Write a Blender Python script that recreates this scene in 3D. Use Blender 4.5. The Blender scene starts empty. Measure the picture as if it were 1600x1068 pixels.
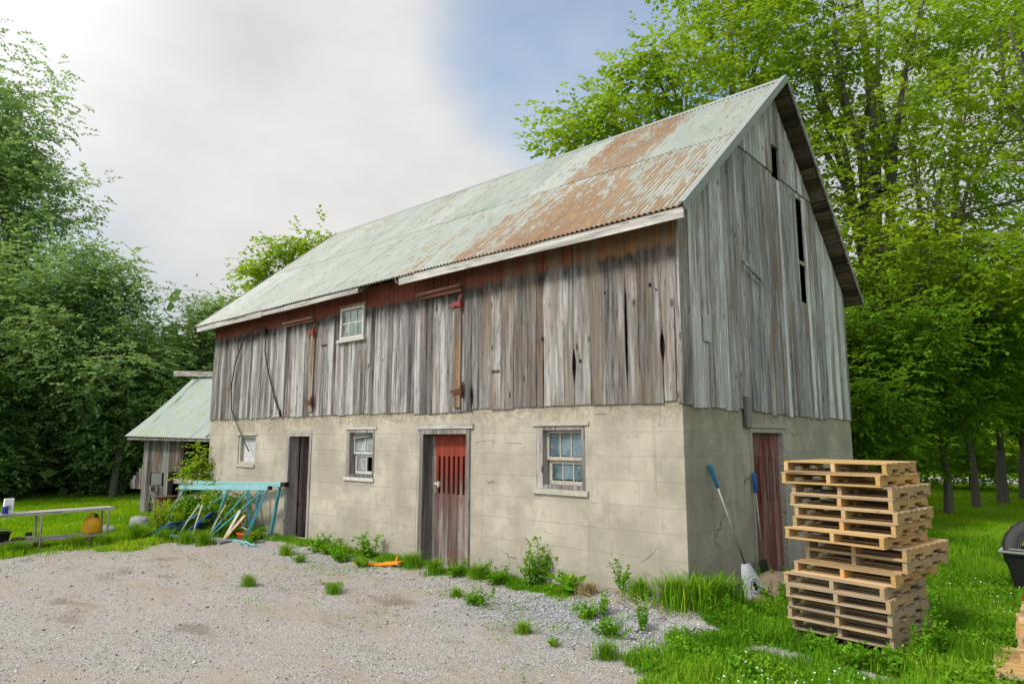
import bpy, math, random
import numpy as np
from mathutils import Vector, Matrix
R = math.radians
random.seed(7); rng = np.random.default_rng(11)
S = bpy.context.scene; COL = S.collection

# ------------------------------------------------------------------ camera
cd = bpy.data.cameras.new('camera'); cam = bpy.data.objects.new('camera', cd); COL.objects.link(cam)
cam.location = (3.646, -7.142, 1.652)
cam.rotation_euler = (R(90 + 8.26), R(0.0), R(41.384))
cd.sensor_width = 36; cd.lens = 36 * 1038.8 / 1600; cd.clip_end = 1000; cd.clip_start = 0.05
S.camera = cam

# ------------------------------------------------------------------ world, sun, exposure
S.view_settings.view_transform = 'Standard'; S.view_settings.look = 'None'
S.view_settings.exposure = 0.30; S.view_settings.gamma = 1.0; S.view_settings.use_curve_mapping = False
SUN_AZ = R(188); SUN_EL = R(48)          # azimuth counted from +Y clockwise (towards +X)
sd = Vector((math.sin(SUN_AZ) * math.cos(SUN_EL), math.cos(SUN_AZ) * math.cos(SUN_EL), math.sin(SUN_EL)))
W = bpy.data.worlds.new('World'); S.world = W; W.use_nodes = True
wn = W.node_tree; wn.nodes.clear()
def wnode(t, **kw):
    n = wn.nodes.new(t)
    for k, v in kw.items(): setattr(n, k, v)
    return n
def wl(a, b): wn.links.new(a, b)
sky = wnode('ShaderNodeTexSky', sky_type='NISHITA', sun_disc=False)
sky.sun_elevation = SUN_EL; sky.sun_rotation = SUN_AZ; sky.air_density = 1.2; sky.dust_density = 1.0
bg1 = wnode('ShaderNodeBackground'); bg1.inputs[1].default_value = 0.15
hs = wnode('ShaderNodeHueSaturation'); hs.inputs['Saturation'].default_value = 1.05; wl(sky.outputs[0], hs.inputs['Color']); tint = wnode('ShaderNodeMix', data_type='RGBA', blend_type='MULTIPLY'); tint.inputs[0].default_value = 1.0; wl(hs.outputs[0], tint.inputs[6]); tint.inputs[7].default_value = (0.86, 1.06, 1.10, 1); wl(tint.outputs[2], bg1.inputs[0])
tc = wnode('ShaderNodeTexCoord')
def wdot(v):
    n = wnode('ShaderNodeVectorMath', operation='DOT_PRODUCT'); wl(tc.outputs['Generated'], n.inputs[0])
    n.inputs[1].default_value = Vector(v).normalized(); return n.outputs['Value']
def wmath(op, a, b):
    n = wnode('ShaderNodeMath', operation=op)
    for i, x in enumerate((a, b)):
        if hasattr(x, 'links'): wl(x, n.inputs[i])
        else: n.inputs[i].default_value = x
    return n.outputs[0]
def wsm(x, a, b, c=0, d=1):
    n = wnode('ShaderNodeMapRange', interpolation_type='SMOOTHSTEP'); wl(x, n.inputs[0])
    for i, v in enumerate((a, b, c, d)): n.inputs[i + 1].default_value = v
    return n.outputs[0]
mp = wnode('ShaderNodeMapping'); wl(tc.outputs['Generated'], mp.inputs[0]); mp.inputs['Scale'].default_value = (1, 1, 1.9)
nz = wnode('ShaderNodeTexNoise'); wl(mp.outputs[0], nz.inputs['Vector'])
nz.inputs['Scale'].default_value = 1.9; nz.inputs['Detail'].default_value = 7; nz.inputs['Roughness'].default_value = 0.5
nz2 = wnode('ShaderNodeTexNoise'); wl(mp.outputs[0], nz2.inputs['Vector'])
nz2.inputs['Scale'].default_value = 4.2; nz2.inputs['Detail'].default_value = 8; nz2.inputs['Roughness'].default_value = 0.55
CLOUD_C = (-0.664, 0.478, 0.575)
BLUE_A = (-0.45, 0.70, 0.545)
BLUE_B = (-0.90, 0.22, 0.36)
base = wmath('ADD', wmath('MULTIPLY', wmath('SUBTRACT', nz.outputs[0], 0.5), 1.5), 0.62)
base = wmath('ADD', base, wsm(wdot(CLOUD_C), 0.82, 0.97, 0.0, 0.45))
base = wmath('SUBTRACT', base, wsm(wdot(BLUE_A), 0.955, 0.995, 0.0, 0.85))
base = wmath('SUBTRACT', base, wsm(wdot(BLUE_B), 0.94, 0.995, 0.0, 0.14))
cover = wsm(base, 0.0, 1.0, 0.20, 1.0)
bright = wmath('ADD', 0.54, wmath('MULTIPLY', wmath('SUBTRACT', nz2.outputs[0], 0.5), 0.30))
bright = wmath('ADD', bright, wsm(wdot(CLOUD_C), 0.80, 1.0, 0.0, 0.12))
bright = wmath('ADD', bright, wsm(wdot((0.35, -0.80, 0.55)), 0.15, 0.95, 0.0, 0.65))   # extra sky brightness added behind the viewer to lift the walls
bright = wmath('ADD', bright, wsm(wdot((-0.62, -0.60, 0.5)), 0.5, 0.98, 0.0, 1.0))  # second bright lobe added to the unseen sky as fill
bg2 = wnode('ShaderNodeBackground'); bg2.inputs[0].default_value = (1.0, 0.99, 0.97, 1); wl(bright, bg2.inputs[1])
mx = wnode('ShaderNodeMixShader'); wl(cover, mx.inputs[0]); wl(bg1.outputs[0], mx.inputs[1]); wl(bg2.outputs[0], mx.inputs[2])
wo = wnode('ShaderNodeOutputWorld'); wl(mx.outputs[0], wo.inputs[0])
ld = bpy.data.lights.new('sun', 'SUN'); ld.energy = 2.8; ld.angle = R(9); ld.color = (1.0, 0.93, 0.82)
sun = bpy.data.objects.new('sun', ld); COL.objects.link(sun)
sun.rotation_euler = sd.to_track_quat('Z', 'Y').to_euler(); sun.location = (-6, -12, 14)
S.cycles.max_bounces = 8; S.cycles.diffuse_bounces = 5; S.cycles.transmission_bounces = 6; S.cycles.glossy_bounces = 2
S.cycles.use_denoising = True

# ------------------------------------------------------------------ material helpers
class NT:
    def __init__(s, name):
        s.m = bpy.data.materials.new(name); s.m.use_nodes = True; s.t = s.m.node_tree; s.t.nodes.clear()
        s.out = s.t.nodes.new('ShaderNodeOutputMaterial'); s._tc = None
    def put(s, sock, v):
        if hasattr(v, 'links'): s.t.links.new(v, sock)
        else:
            if sock.type == 'RGBA' and len(v) == 3: v = (*v, 1)
            sock.default_value = v
    def n(s, ty, props=None, **inp):
        n = s.t.nodes.new('ShaderNode' + ty)
        for k, v in (props or {}).items(): setattr(n, k, v)
        for k, v in inp.items():
            s.put(n.inputs[int(k[1:])] if k[0] == 'i' and k[1:].isdigit() else n.inputs[k.replace('_', ' ')], v)
        return n
    def obj(s):
        if not s._tc: s._tc = s.n('TexCoord')
        return s._tc.outputs['Object']
    def pos(s): return s.n('NewGeometry').outputs['Position']
    def attr(s, a): return s.n('Attribute', {'attribute_name': a}).outputs['Fac']
    def rand(s): return s.n('ObjectInfo').outputs['Random']
    def sc(s, v, k): return s.n('Mapping', i0=v, Scale=k).outputs[0]
    def add(s, a, b): return s.n('VectorMath', {'operation': 'ADD'}, i0=a, i1=b).outputs[0]
    def xyz(s, v): return s.n('SeparateXYZ', i0=v).outputs
    def comb(s, x, y, z): return s.n('CombineXYZ', i0=x, i1=y, i2=z).outputs[0]
    def math(s, op, a, b=0.0, clamp=False): return s.n('Math', {'operation': op, 'use_clamp': clamp}, i0=a, i1=b).outputs[0]
    def noise(s, v, scale, detail=5, rough=0.55): return s.n('TexNoise', Vector=v, Scale=scale, Detail=detail, Roughness=rough).outputs[0]
    def sm(s, x, a, b, c=0.0, d=1.0):
        return s.n('MapRange', {'interpolation_type': 'SMOOTHSTEP'}, i0=x, i1=a, i2=b, i3=c, i4=d).outputs[0]
    def mix(s, f, a, b, mode='MIX'):
        n = s.t.nodes.new('ShaderNodeMix'); n.data_type = 'RGBA'; n.blend_type = mode; n.clamp_factor = True
        s.put(n.inputs[0], f); s.put(n.inputs[6], a); s.put(n.inputs[7], b); return n.outputs[2]
    def ramp(s, f, stops):
        n = s.n('ValToRGB', i0=f); cr = n.color_ramp
        while len(cr.elements) < len(stops): cr.elements.new(0.5)
        for e, (p, c) in zip(cr.elements, stops): e.position = p; e.color = (*c, 1) if len(c) == 3 else c
        return n.outputs[0]
    def bump(s, h, dist=0.01, strength=1.0): return s.n('Bump', Height=h, Distance=dist, Strength=strength).outputs[0]
    def pbr(s, col, rough=0.8, nrm=None, metal=0.0, spec=0.3):
        b = s.n('BsdfPrincipled', Base_Color=col, Roughness=rough, Metallic=metal)
        b.inputs['Specular IOR Level'].default_value = spec
        if nrm is not None: s.t.links.new(nrm, b.inputs['Normal'])
        s.t.links.new(b.outputs[0], s.out.inputs[0]); return s.m

def wood(name, dark, mid, light, brown=(0.12, 0.065, 0.03), brown_amt=0.5, axis='z', extra=None, knots=True, fine=1.0):
    """weathered timber: grain runs along the board's length, every board its own tone"""
    t = NT(name); r = t.attr('rnd'); o = t.obj()
    off = t.comb(t.math('MULTIPLY', r, 31.7), t.math('MULTIPLY', r, 17.3), t.math('MULTIPLY', r, 5.1))
    v = t.add(o, off)
    k = {'z': (1, 1, 0.045), 'x': (0.045, 1, 1), 'y': (1, 0.045, 1)}[axis]
    vs = t.sc(v, k)
    g = t.noise(vs, 26 * fine, 7, 0.65); st = t.noise(vs, 6.5, 4, 0.6); f = t.noise(vs, 90 * fine, 3, 0.6)
    h = t.math('ADD', t.math('MULTIPLY', g, 0.55), t.math('MULTIPLY', st, 0.45))
    h2 = t.math('ADD', h, t.math('MULTIPLY', t.math('SUBTRACT', r, 0.5), 0.22))
    c = t.ramp(h2, [(0.30, dark), (0.48, mid), (0.64, light)])
    bn = t.noise(t.sc(v, {'z': (1, 1, 0.25), 'x': (0.25, 1, 1), 'y': (1, 0.25, 1)}[axis]), 3.2, 4, 0.6)
    bm = t.math('MULTIPLY', t.sm(bn, 0.42, 0.66), t.math('MULTIPLY', t.attr('aux'), brown_amt))
    c = t.mix(bm, c, t.mix(g, brown, tuple(min(1, x * 2.6) for x in brown)))
    if knots:
        vo = t.n('TexVoronoi', Vector=t.sc(v, {'z': (1, 1, 0.4), 'x': (0.4, 1, 1), 'y': (1, 0.4, 1)}[axis]), Scale=4.3).outputs['Distance']
        c = t.mix(t.sm(vo, 0.07, 0.12, 0.8, 0.0), c, tuple(x * 0.6 for x in dark))
    crack = t.sm(f, 0.34, 0.42, 0.85, 0.0)
    c = t.mix(crack, c, tuple(x * 0.45 for x in dark))
    if extra: c = extra(t, o, g, c)
    hh = t.math('ADD', g, t.math('MULTIPLY', f, 0.6))
    return t.pbr(c, 0.85, t.bump(hh, 0.006, 0.8), 0, 0.15)

def front_paint(t, o, g, c):
    x, y, z = t.xyz(o)
    ns = t.noise(t.sc(o, (3.5, 1, 0.8)), 2.4, 5, 0.65)
    edge = t.math('ADD', z, t.math('MULTIPLY', t.math('SUBTRACT', ns, 0.5), 0.36))
    right = t.sm(x, -2.6, -0.4)
    edge = t.math('SUBTRACT', edge, t.math('MULTIPLY', right, 0.02))
    mould = t.math('MULTIPLY', t.sm(edge, 3.56, 3.93), t.sm(ns, 0.30, 0.6, 0.45, 0.95))
    c = t.mix(mould, c, (0.018, 0.015, 0.013))
    red = t.sm(edge, 3.93, 4.02)
    redc = t.mix(t.noise(t.sc(o, (1, 1, .25)), 9, 5, .7), (0.07, 0.016, 0.011), (0.22, 0.07, 0.046))
    redc = t.mix(right, redc, t.mix(g, (0.10, 0.035, 0.014), (0.34, 0.16, 0.06)))
    c = t.mix(red, c, redc)
    wash = t.math('MULTIPLY', t.sm(x, -4.2, -1.6), t.sm(t.noise(t.sc(o, (2.2, 1, .22)), 2.1, 4, .6), 0.40, 0.62, 0, 0.75))
    return t.mix(wash, c, t.mix(g, (0.045, 0.033, 0.025), (0.255, 0.21, 0.165)))

WOOD_FRONT = wood('front_boards', (0.030, 0.028, 0.027), (0.165, 0.158, 0.153), (0.38, 0.372, 0.365), (0.085, 0.055, 0.038), 0.75, 'z', front_paint)
WOOD_GABLE = wood('gable_boards', (0.065, 0.062, 0.064), (0.345, 0.33, 0.338), (0.70, 0.68, 0.695), (0.12, 0.082, 0.06), 1.0, 'z')
WOOD_SHED = wood('shed_boards', (0.020, 0.018, 0.016), (0.085, 0.078, 0.072), (0.22, 0.21, 0.20), (0.06, 0.035, 0.022), 0.8, 'z')
WOOD_GREY = wood('grey_timber_z', (0.05, 0.047, 0.045), (0.17, 0.163, 0.156), (0.34, 0.33, 0.32), axis='z', brown_amt=0.4)
WOOD_GREYX = wood('grey_timber_x', (0.09, 0.085, 0.08), (0.27, 0.26, 0.25), (0.48, 0.465, 0.45), axis='x', brown_amt=0.5)
WOOD_GREYY = wood('grey_timber_y', (0.09, 0.085, 0.08), (0.27, 0.26, 0.25), (0.48, 0.465, 0.45), axis='y', brown_amt=0.5)
WOOD_FASCIA = wood('fascia_timber', (0.14, 0.13, 0.12), (0.36, 0.35, 0.33), (0.56, 0.55, 0.53), axis='x', brown_amt=0.4, knots=False)
WOOD_DARKX = wood('sheathing_timber', (0.018, 0.013, 0.010), (0.07, 0.052, 0.042), (0.18, 0.145, 0.12), axis='x', brown_amt=0.6)
WOOD_STILE = wood('brown_stile_timber', (0.045, 0.034, 0.027), (0.14, 0.108, 0.085), (0.28, 0.235, 0.19), axis='z', brown_amt=0.9)
WOOD_REDX = wood('red_batten_timber', (0.09, 0.03, 0.02), (0.22, 0.10, 0.075), (0.38, 0.27, 0.22), axis='x', brown_amt=0.3, knots=False)

def red_door(top_z, lo_z, name):
    def ex(t, o, g, c):
        x, y, z = t.xyz(o)
        ns = t.noise(t.sc(o, (1, 1, .3)), 6, 5, .7)
        e = t.math('ADD', z, t.math('MULTIPLY', t.math('SUBTRACT', ns, .5), 0.9))
        fade = t.sm(e, lo_z, top_z)
        rc = t.mix(t.sm(z, top_z - .55, top_z + 0.3), t.mix(g, (0.05, 0.012, 0.010), (0.14, 0.04, 0.032)), t.mix(g, (0.12, 0.020, 0.012), (0.29, 0.050, 0.028)))
        return t.mix(t.math('MULTIPLY', fade, .95), c, rc)
    return wood(name, (0.035, 0.028, 0.026), (0.13, 0.105, 0.095), (0.33, 0.29, 0.27), (0.06, 0.02, 0.014), 0.9, 'z', ex, knots=False)
WOOD_DOOR = red_door(1.25, 0.25, 'red_door_boards')
WOOD_DOORG = wood('gable_door_boards', (0.028, 0.010, 0.009), (0.15, 0.040, 0.032), (0.28, 0.12, 0.10), (0.16, 0.14, 0.13), 0.7, 'z', knots=False)
WOOD_DOORD = wood('dark_door_boards', (0.016, 0.006, 0.005), (0.065, 0.022, 0.018), (0.13, 0.055, 0.045), axis='z', knots=False)

def concrete(name, base, dirt=1.0):
    t = NT(name); o = t.obj(); x, y, z = t.xyz(o)
    u = t.math('ADD', x, y)
    v2 = t.comb(u, t.math('ADD', z, 0.03), 0.0)
    jit = t.noise(o, 7, 3, .5)
    v2 = t.add(v2, t.comb(t.math('MULTIPLY', jit, 0.012), t.math('MULTIPLY', t.noise(o, 5, 3, .5), 0.014), 0.0))
    br = t.n('TexBrick', Vector=v2, Scale=1.0, Mortar_Size=0.003, Mortar_Smooth=0.3, Brick_Width=0.60, Row_Height=0.295, Bias=0.0)
    br.offset = 0.5
    br.inputs['Color1'].default_value = (0, 0, 0, 1); br.inputs['Color2'].default_value = (1, 1, 1, 1); br.inputs['Mortar'].default_value = (.5, .5, .5, 1)
    mort = br.outputs['Fac']; blk = br.outputs['Color']
    n1 = t.noise(o, 1.3, 6, .6); n2 = t.noise(o, 9, 6, .65); n3 = t.noise(o, 60, 4, .7)
    c = t.mix(t.sm(n1, .32, .68), tuple(b * .74 for b in base), tuple(min(1, b * 1.16) for b in base))
    c = t.mix(t.math('MULTIPLY', blk, .22), c, tuple(b * .72 for b in base))
    c = t.mix(t.sm(n2, .62, .72, 0, .55), c, (0.50, 0.47, 0.40))              # flaked paint
    c = t.mix(t.sm(n2, .42, .30, 0, .6), c, (0.21, 0.20, 0.17)); n4 = t.noise(t.add(o, t.comb(4.0, 7.0, 2.0)), 3.2, 7, .7); c = t.mix(t.sm(n4, .52, .64, 0, .6), c, (0.25, 0.24, 0.205)); c = t.mix(t.math('MULTIPLY', t.sm(z, 1.72, 2.06), t.sm(n2, .44, .56, 0, .6)), c, (0.20, 0.155, 0.10))             # worn grey patches
    low = t.math('MULTIPLY', t.sm(t.math('ADD', z, t.math('MULTIPLY', n1, .9)), 1.25, 0.1), .7 * dirt)
    c = t.mix(low, c, t.mix(n2, (0.16, 0.155, 0.125), (0.40, 0.37, 0.30)))    # dirt line near the ground
    run = t.noise(t.sc(o, (1, 1, .06)), 7, 4, .6)
    c = t.mix(t.sm(run, .58, .75, 0, .40), c, (0.17, 0.135, 0.085))           # run-off streaks
    c = t.mix(t.math('MULTIPLY', mort, t.sm(n1, .42, .66, 0.03, .34)), c, (0.15, 0.12, 0.08))
    vo = t.n('TexVoronoi', {'feature': 'DISTANCE_TO_EDGE'}, Vector=t.add(o, t.comb(t.math('MULTIPLY', t.noise(o, 5, 5, .6), .22), 0.0, t.math('MULTIPLY', t.noise(o, 6, 5, .6), .22))), Scale=0.55).outputs['Distance']
    cr = t.math('MULTIPLY', t.sm(vo, .001, .005, 1, 0), t.sm(t.noise(o, .9, 2, .5), .60, .68))
    c = t.mix(t.math('MULTIPLY', cr, .6), c, (0.07, 0.055, 0.04))
    h = t.math('ADD', t.math('MULTIPLY', n3, .35), t.math('MULTIPLY', n2, .6))
    h = t.math('SUBTRACT', h, t.math('ADD', t.math('MULTIPLY', mort, .8), t.math('MULTIPLY', cr, 2.0)))
    return t.pbr(c, .9, t.bump(h, .008, .7), 0, .15)
CONC_FRONT = concrete('beige_block_wall', (0.365, 0.333, 0.270))
CONC_SILL = concrete('bare_concrete', (0.42, 0.40, 0.35), .3)

def roofmat(name):
    t = NT(name); o = t.pos(); r = t.attr('rnd'); a = t.attr('aux')
    x, y, z = t.xyz(o)
    off = t.math('MULTIPLY', r, 23.0)
    v = t.comb(t.math('ADD', x, off), t.math('MULTIPLY', y, .25), t.math('MULTIPLY', z, .25))
    n1 = t.noise(v, 3.2, 6, .65); n2 = t.noise(v, 14, 5, .65); n3 = t.noise(o, 1.1, 4, .6); sp = t.noise(o, 45, 3, .6)
    c = t.mix(n1, (0.22, 0.255, 0.225), (0.40, 0.425, 0.39))
    c = t.mix(t.sm(n3, .45, .7, 0, .45), c, (0.20, 0.265, 0.225))
    c = t.mix(t.sm(r, .55, .95, 0, .35), c, (0.46, 0.48, 0.455))
    c = t.mix(t.sm(n2, .52, .70, 0, .75), c, (0.17, 0.14, 0.095))
    n4 = t.noise(t.comb(x, t.math('MULTIPLY', y, .35), t.math('MULTIPLY', z, .35)), 1.6, 5, .7)
    rust = t.math('ADD', t.math('MULTIPLY', n1, .50), t.math('ADD', t.math('MULTIPLY', t.math('SUBTRACT', n2, .18), 1.15), t.math('ADD', t.math('MULTIPLY', n4, .6), t.math('MULTIPLY', t.math('SUBTRACT', a, .55), .75))))
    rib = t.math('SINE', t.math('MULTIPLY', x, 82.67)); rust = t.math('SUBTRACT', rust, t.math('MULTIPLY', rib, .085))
    rc = t.ramp(t.math('ADD', t.math('MULTIPLY', n2, .7), t.math('MULTIPLY', n1, .4)), [(.3, (0.11, 0.042, 0.018)), (.55, (0.22, 0.115, 0.048)), (.8, (0.36, 0.255, 0.135))])
    c = t.mix(t.sm(rust, .88, 1.12, 0, .90), c, rc)
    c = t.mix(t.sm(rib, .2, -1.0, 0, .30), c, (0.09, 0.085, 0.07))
    c = t.mix(t.sm(sp, .66, .74, 0, .35), c, (0.20, 0.12, 0.07))
    return t.pbr(c, .55, t.bump(sp, .002, .4), .15, .35)
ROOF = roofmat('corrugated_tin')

def plain(name, col, rough=.6, metal=0.0, var=.35, scale=12, spec=.3, dirt=None, bump=.002):
    t = NT(name); o = t.obj(); n1 = t.noise(o, scale, 5, .6); n2 = t.noise(o, scale * 5, 4, .6)
    c = t.mix(n1, tuple(x * (1 - var) for x in col), tuple(min(1, x * (1 + var)) for x in col))
    if dirt: c = t.mix(t.sm(n2, .54, .66, 0, .8), c, dirt)
    return t.pbr(c, rough, t.bump(n2, bump, .5), metal, spec)
DARK = plain('dark_interior', (0.012, 0.010, 0.009), .95, var=.2)  # near-black colour standing in for shade in interiors and holes
LOFT = plain('loft_floor_boards', (0.05, 0.04, 0.03), .9)
FRAMEW = plain('peeling_white_paint', (0.44, 0.435, 0.41), .75, dirt=(0.15, 0.13, 0.11), scale=16)
FRAMEG = plain('grey_window_paint', (0.40, 0.39, 0.36), .75, dirt=(0.13, 0.11, 0.09), scale=18)
FRAMEC = plain('flaking_cream_paint', (0.36, 0.335, 0.28), .8, dirt=(0.05, 0.04, 0.035), scale=11)
GREYPANEL = plain('grey_board_panel', (0.42, 0.42, 0.43), .8, dirt=(0.30, 0.29, 0.28), scale=6)
FLASH = plain('pale_metal_flashing', (0.25, 0.265, 0.265), .6, .2, var=.15, dirt=(0.33, 0.31, 0.28), scale=7)
REDIRON = plain('red_painted_iron', (0.22, 0.04, 0.03), .65, .1, dirt=(0.10, 0.04, 0.025))
RUST = plain('rusted_iron', (0.085, 0.036, 0.022), .9, .1, var=.6, dirt=(0.19, 0.075, 0.035))
BLACKRUB = plain('black_rubber', (0.018, 0.018, 0.02), .6, var=.3)
BLACKPL = plain('black_plastic', (0.012, 0.012, 0.013), .42, var=.2)
WHITEPL = plain('white_plastic', (0.72, 0.73, 0.74), .5, var=.08)
TEAL = plain('teal_painted_steel', (0.045, 0.23, 0.27), .5, .1, var=.4, dirt=(0.17, 0.22, 0.20))
TEALTOP = plain('faded_teal_steel', (0.19, 0.39, 0.42), .55, .1, var=.3, dirt=(0.36, 0.44, 0.44))
BLUE = plain('dark_blue_steel', (0.012, 0.055, 0.24), .4, .1, dirt=(0.06, 0.14, 0.34))
BLUEPALE = plain('pale_blue_plastic', (0.20, 0.40, 0.66), .5)
YELLOW = plain('yellow_plastic', (0.60, 0.31, 0.014), .55, var=.25, scale=5, dirt=(0.34, 0.19, 0.03))
ORANGE = plain('orange_paint', (0.66, 0.23, 0.012), .55, var=.2, dirt=(0.52, 0.26, 0.06))
REDORANGE = plain('red_orange_plastic', (0.60, 0.07, 0.012), .5, var=.15)
REDPL = plain('red_plastic', (0.20, 0.016, 0.013), .45, var=.2)
STEELTUBE = plain('galvanised_tube', (0.33, 0.31, 0.27), .5, .5, dirt=(0.20, 0.13, 0.08))
SCOOP = plain('grey_plastic_scoop', (0.46, 0.49, 0.55), .45, var=.1, dirt=(0.34, 0.36, 0.38))
GRIPBLUE = plain('blue_grip', (0.010, 0.13, 0.26), .4, var=.2)
GRIPBLUE2 = plain('bright_blue_grip', (0.012, 0.10, 0.36), .4, var=.2)
STONE = plain('grey_stone', (0.20, 0.20, 0.195), .9, var=.4, scale=8, bump=.01)
EARTH = plain('dry_earth', (0.19, 0.145, 0.105), .95, var=.4, scale=9, bump=.02)
BARK = None
def glassmat(name, c1, c2, rough=.12):
    t = NT(name); o = t.obj(); n1 = t.noise(o, 3.5, 4, .6); n2 = t.noise(t.sc(o, (1, 1, .3)), 22, 4, .6)
    c = t.mix(t.sm(n1, .3, .7), c1, c2); c = t.mix(t.sm(n2, .55, .75, 0, .4), c, (0.30, 0.32, 0.32))
    return t.pbr(c, rough, None, 0, .6)
GLASS = glassmat('dusty_blue_glass', (0.03, 0.055, 0.075), (0.16, 0.22, 0.27))
GLASSW = glassmat('clouded_glass', (0.12, 0.14, 0.15), (0.36, 0.39, 0.40), .2)
GLASSG = glassmat('green_reflection_glass', (0.06, 0.09, 0.07), (0.24, 0.30, 0.27), .1)  # green-grey reflection painted into the upper window's panes

def palletmat():
    t = NT('pallet_wood'); r = t.attr('rnd'); o = t.obj(); q = t.rand(); a = t.attr('aux')
    off = t.comb(t.math('MULTIPLY', r, 31.7), t.math('MULTIPLY', r, 17.3), t.math('MULTIPLY', q, 9.1))
    v = t.add(o, off)
    g = t.noise(t.sc(v, (.08, 1, 1)), 38, 5, .6); b = t.noise(v, 3, 4, .6)
    g2 = t.noise(t.sc(v, (1, .08, 1)), 38, 5, .6)
    gg = t.mix(a, g, g2)
    c = t.mix(gg, (0.29, 0.15, 0.045), (0.58, 0.37, 0.145))
    c = t.mix(t.math('MULTIPLY', t.sm(r, .2, .9), .55), c, (0.62, 0.46, 0.28))
    c = t.mix(t.sm(r, .88, .97, 0, .65), c, (0.52, 0.23, 0.04)); c = t.mix(t.sm(r, .20, .06, 0, .7), c, t.mix(gg, (0.13, 0.10, 0.07), (0.33, 0.28, 0.21))); c = t.mix(t.sm(b, .60, .74, 0, .6), c, (0.16, 0.105, 0.06))
    old = t.n('Attribute', {'attribute_type': 'OBJECT', 'attribute_name': 'age'}).outputs['Fac']
    c = t.mix(t.math('MULTIPLY', old, t.sm(b, .2, .6, .4, 1)), c, t.mix(gg, (0.16, 0.125, 0.085), (0.38, 0.325, 0.25)))
    vo = t.n('TexVoronoi', Vector=v, Scale=6.0).outputs['Distance']
    c = t.mix(t.sm(vo, .05, .09, .7, 0), c, (0.10, 0.05, 0.025))
    return t.pbr(c, .8, t.bump(gg, .003, .6), 0, .15)
PALLET = palletmat()

def leafmat(name, dark, mid, light, trans=.42, nscale=.55):
    t = NT(name); r = t.attr('rnd'); o = t.pos()
    n1 = t.noise(o, nscale, 3, .6)
    f = t.math('ADD', t.math('MULTIPLY', r, .55), t.math('MULTIPLY', n1, .55))
    c = t.ramp(f, [(.25, dark), (.52, mid), (.80, light)])
    d = t.n('BsdfDiffuse', Color=c); tr = t.n('BsdfTranslucent', Color=t.mix(.5, c, (0.30, 0.42, 0.02)))
    m1 = t.n('MixShader', i0=trans, i1=d.outputs[0], i2=tr.outputs[0])
    t.t.links.new(m1.outputs[0], t.out.inputs[0]); return t.m
LEAF_MAPLE = leafmat('maple_leaves', (0.055, 0.135, 0.010), (0.20, 0.34, 0.018), (0.37, 0.48, 0.030), .55)
LEAF_DARK = leafmat('dark_leaves', (0.035, 0.105, 0.012), (0.09, 0.215, 0.018), (0.20, 0.34, 0.026), .5)
LEAF_LEFT = leafmat('hazed_ash_leaves', (0.14, 0.245, 0.12), (0.235, 0.375, 0.17), (0.34, 0.46, 0.17), .52)  # haze over the left trees put into a paler leaf colour
LEAF_CEDAR = leafmat('hazed_bushy_leaves', (0.10, 0.20, 0.085), (0.18, 0.325, 0.12), (0.27, 0.41, 0.13), .5)  # leaf green lightened to paint in the haze on the left
LEAF_LIME = leafmat('lime_leaves', (0.11, 0.22, 0.010), (0.23, 0.38, 0.018), (0.38, 0.50, 0.035), .5)
GRASSM = leafmat('grass_blades', (0.035, 0.13, 0.007), (0.10, 0.28, 0.012), (0.26, 0.42, 0.026), .4, 1.2)
LAWNM = leafmat('lawn_blades', (0.10, 0.26, 0.006), (0.22, 0.42, 0.010), (0.38, 0.52, 0.020), .45, .35)
WEEDM = leafmat('weed_leaves', (0.035, 0.135, 0.008), (0.095, 0.28, 0.014), (0.23, 0.43, 0.030), .45, 1.6)
DRYM = leafmat('dry_stalks', (0.16, 0.11, 0.06), (0.30, 0.23, 0.12), (0.42, 0.36, 0.20), .2, 2)
def barkmat():
    t = NT('grey_bark'); o = t.obj()
    g = t.noise(t.sc(o, (1, 1, .18)), 22, 6, .7); n = t.noise(o, 1.5, 3, .5)
    c = t.mix(g, (0.035, 0.030, 0.024), (0.17, 0.155, 0.13)); c = t.mix(t.sm(n, .5, .7, 0, .4), c, (0.08, 0.10, 0.05))
    return t.pbr(c, .95, t.bump(g, .02, .9), 0, .1)
BARK = barkmat()

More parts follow.
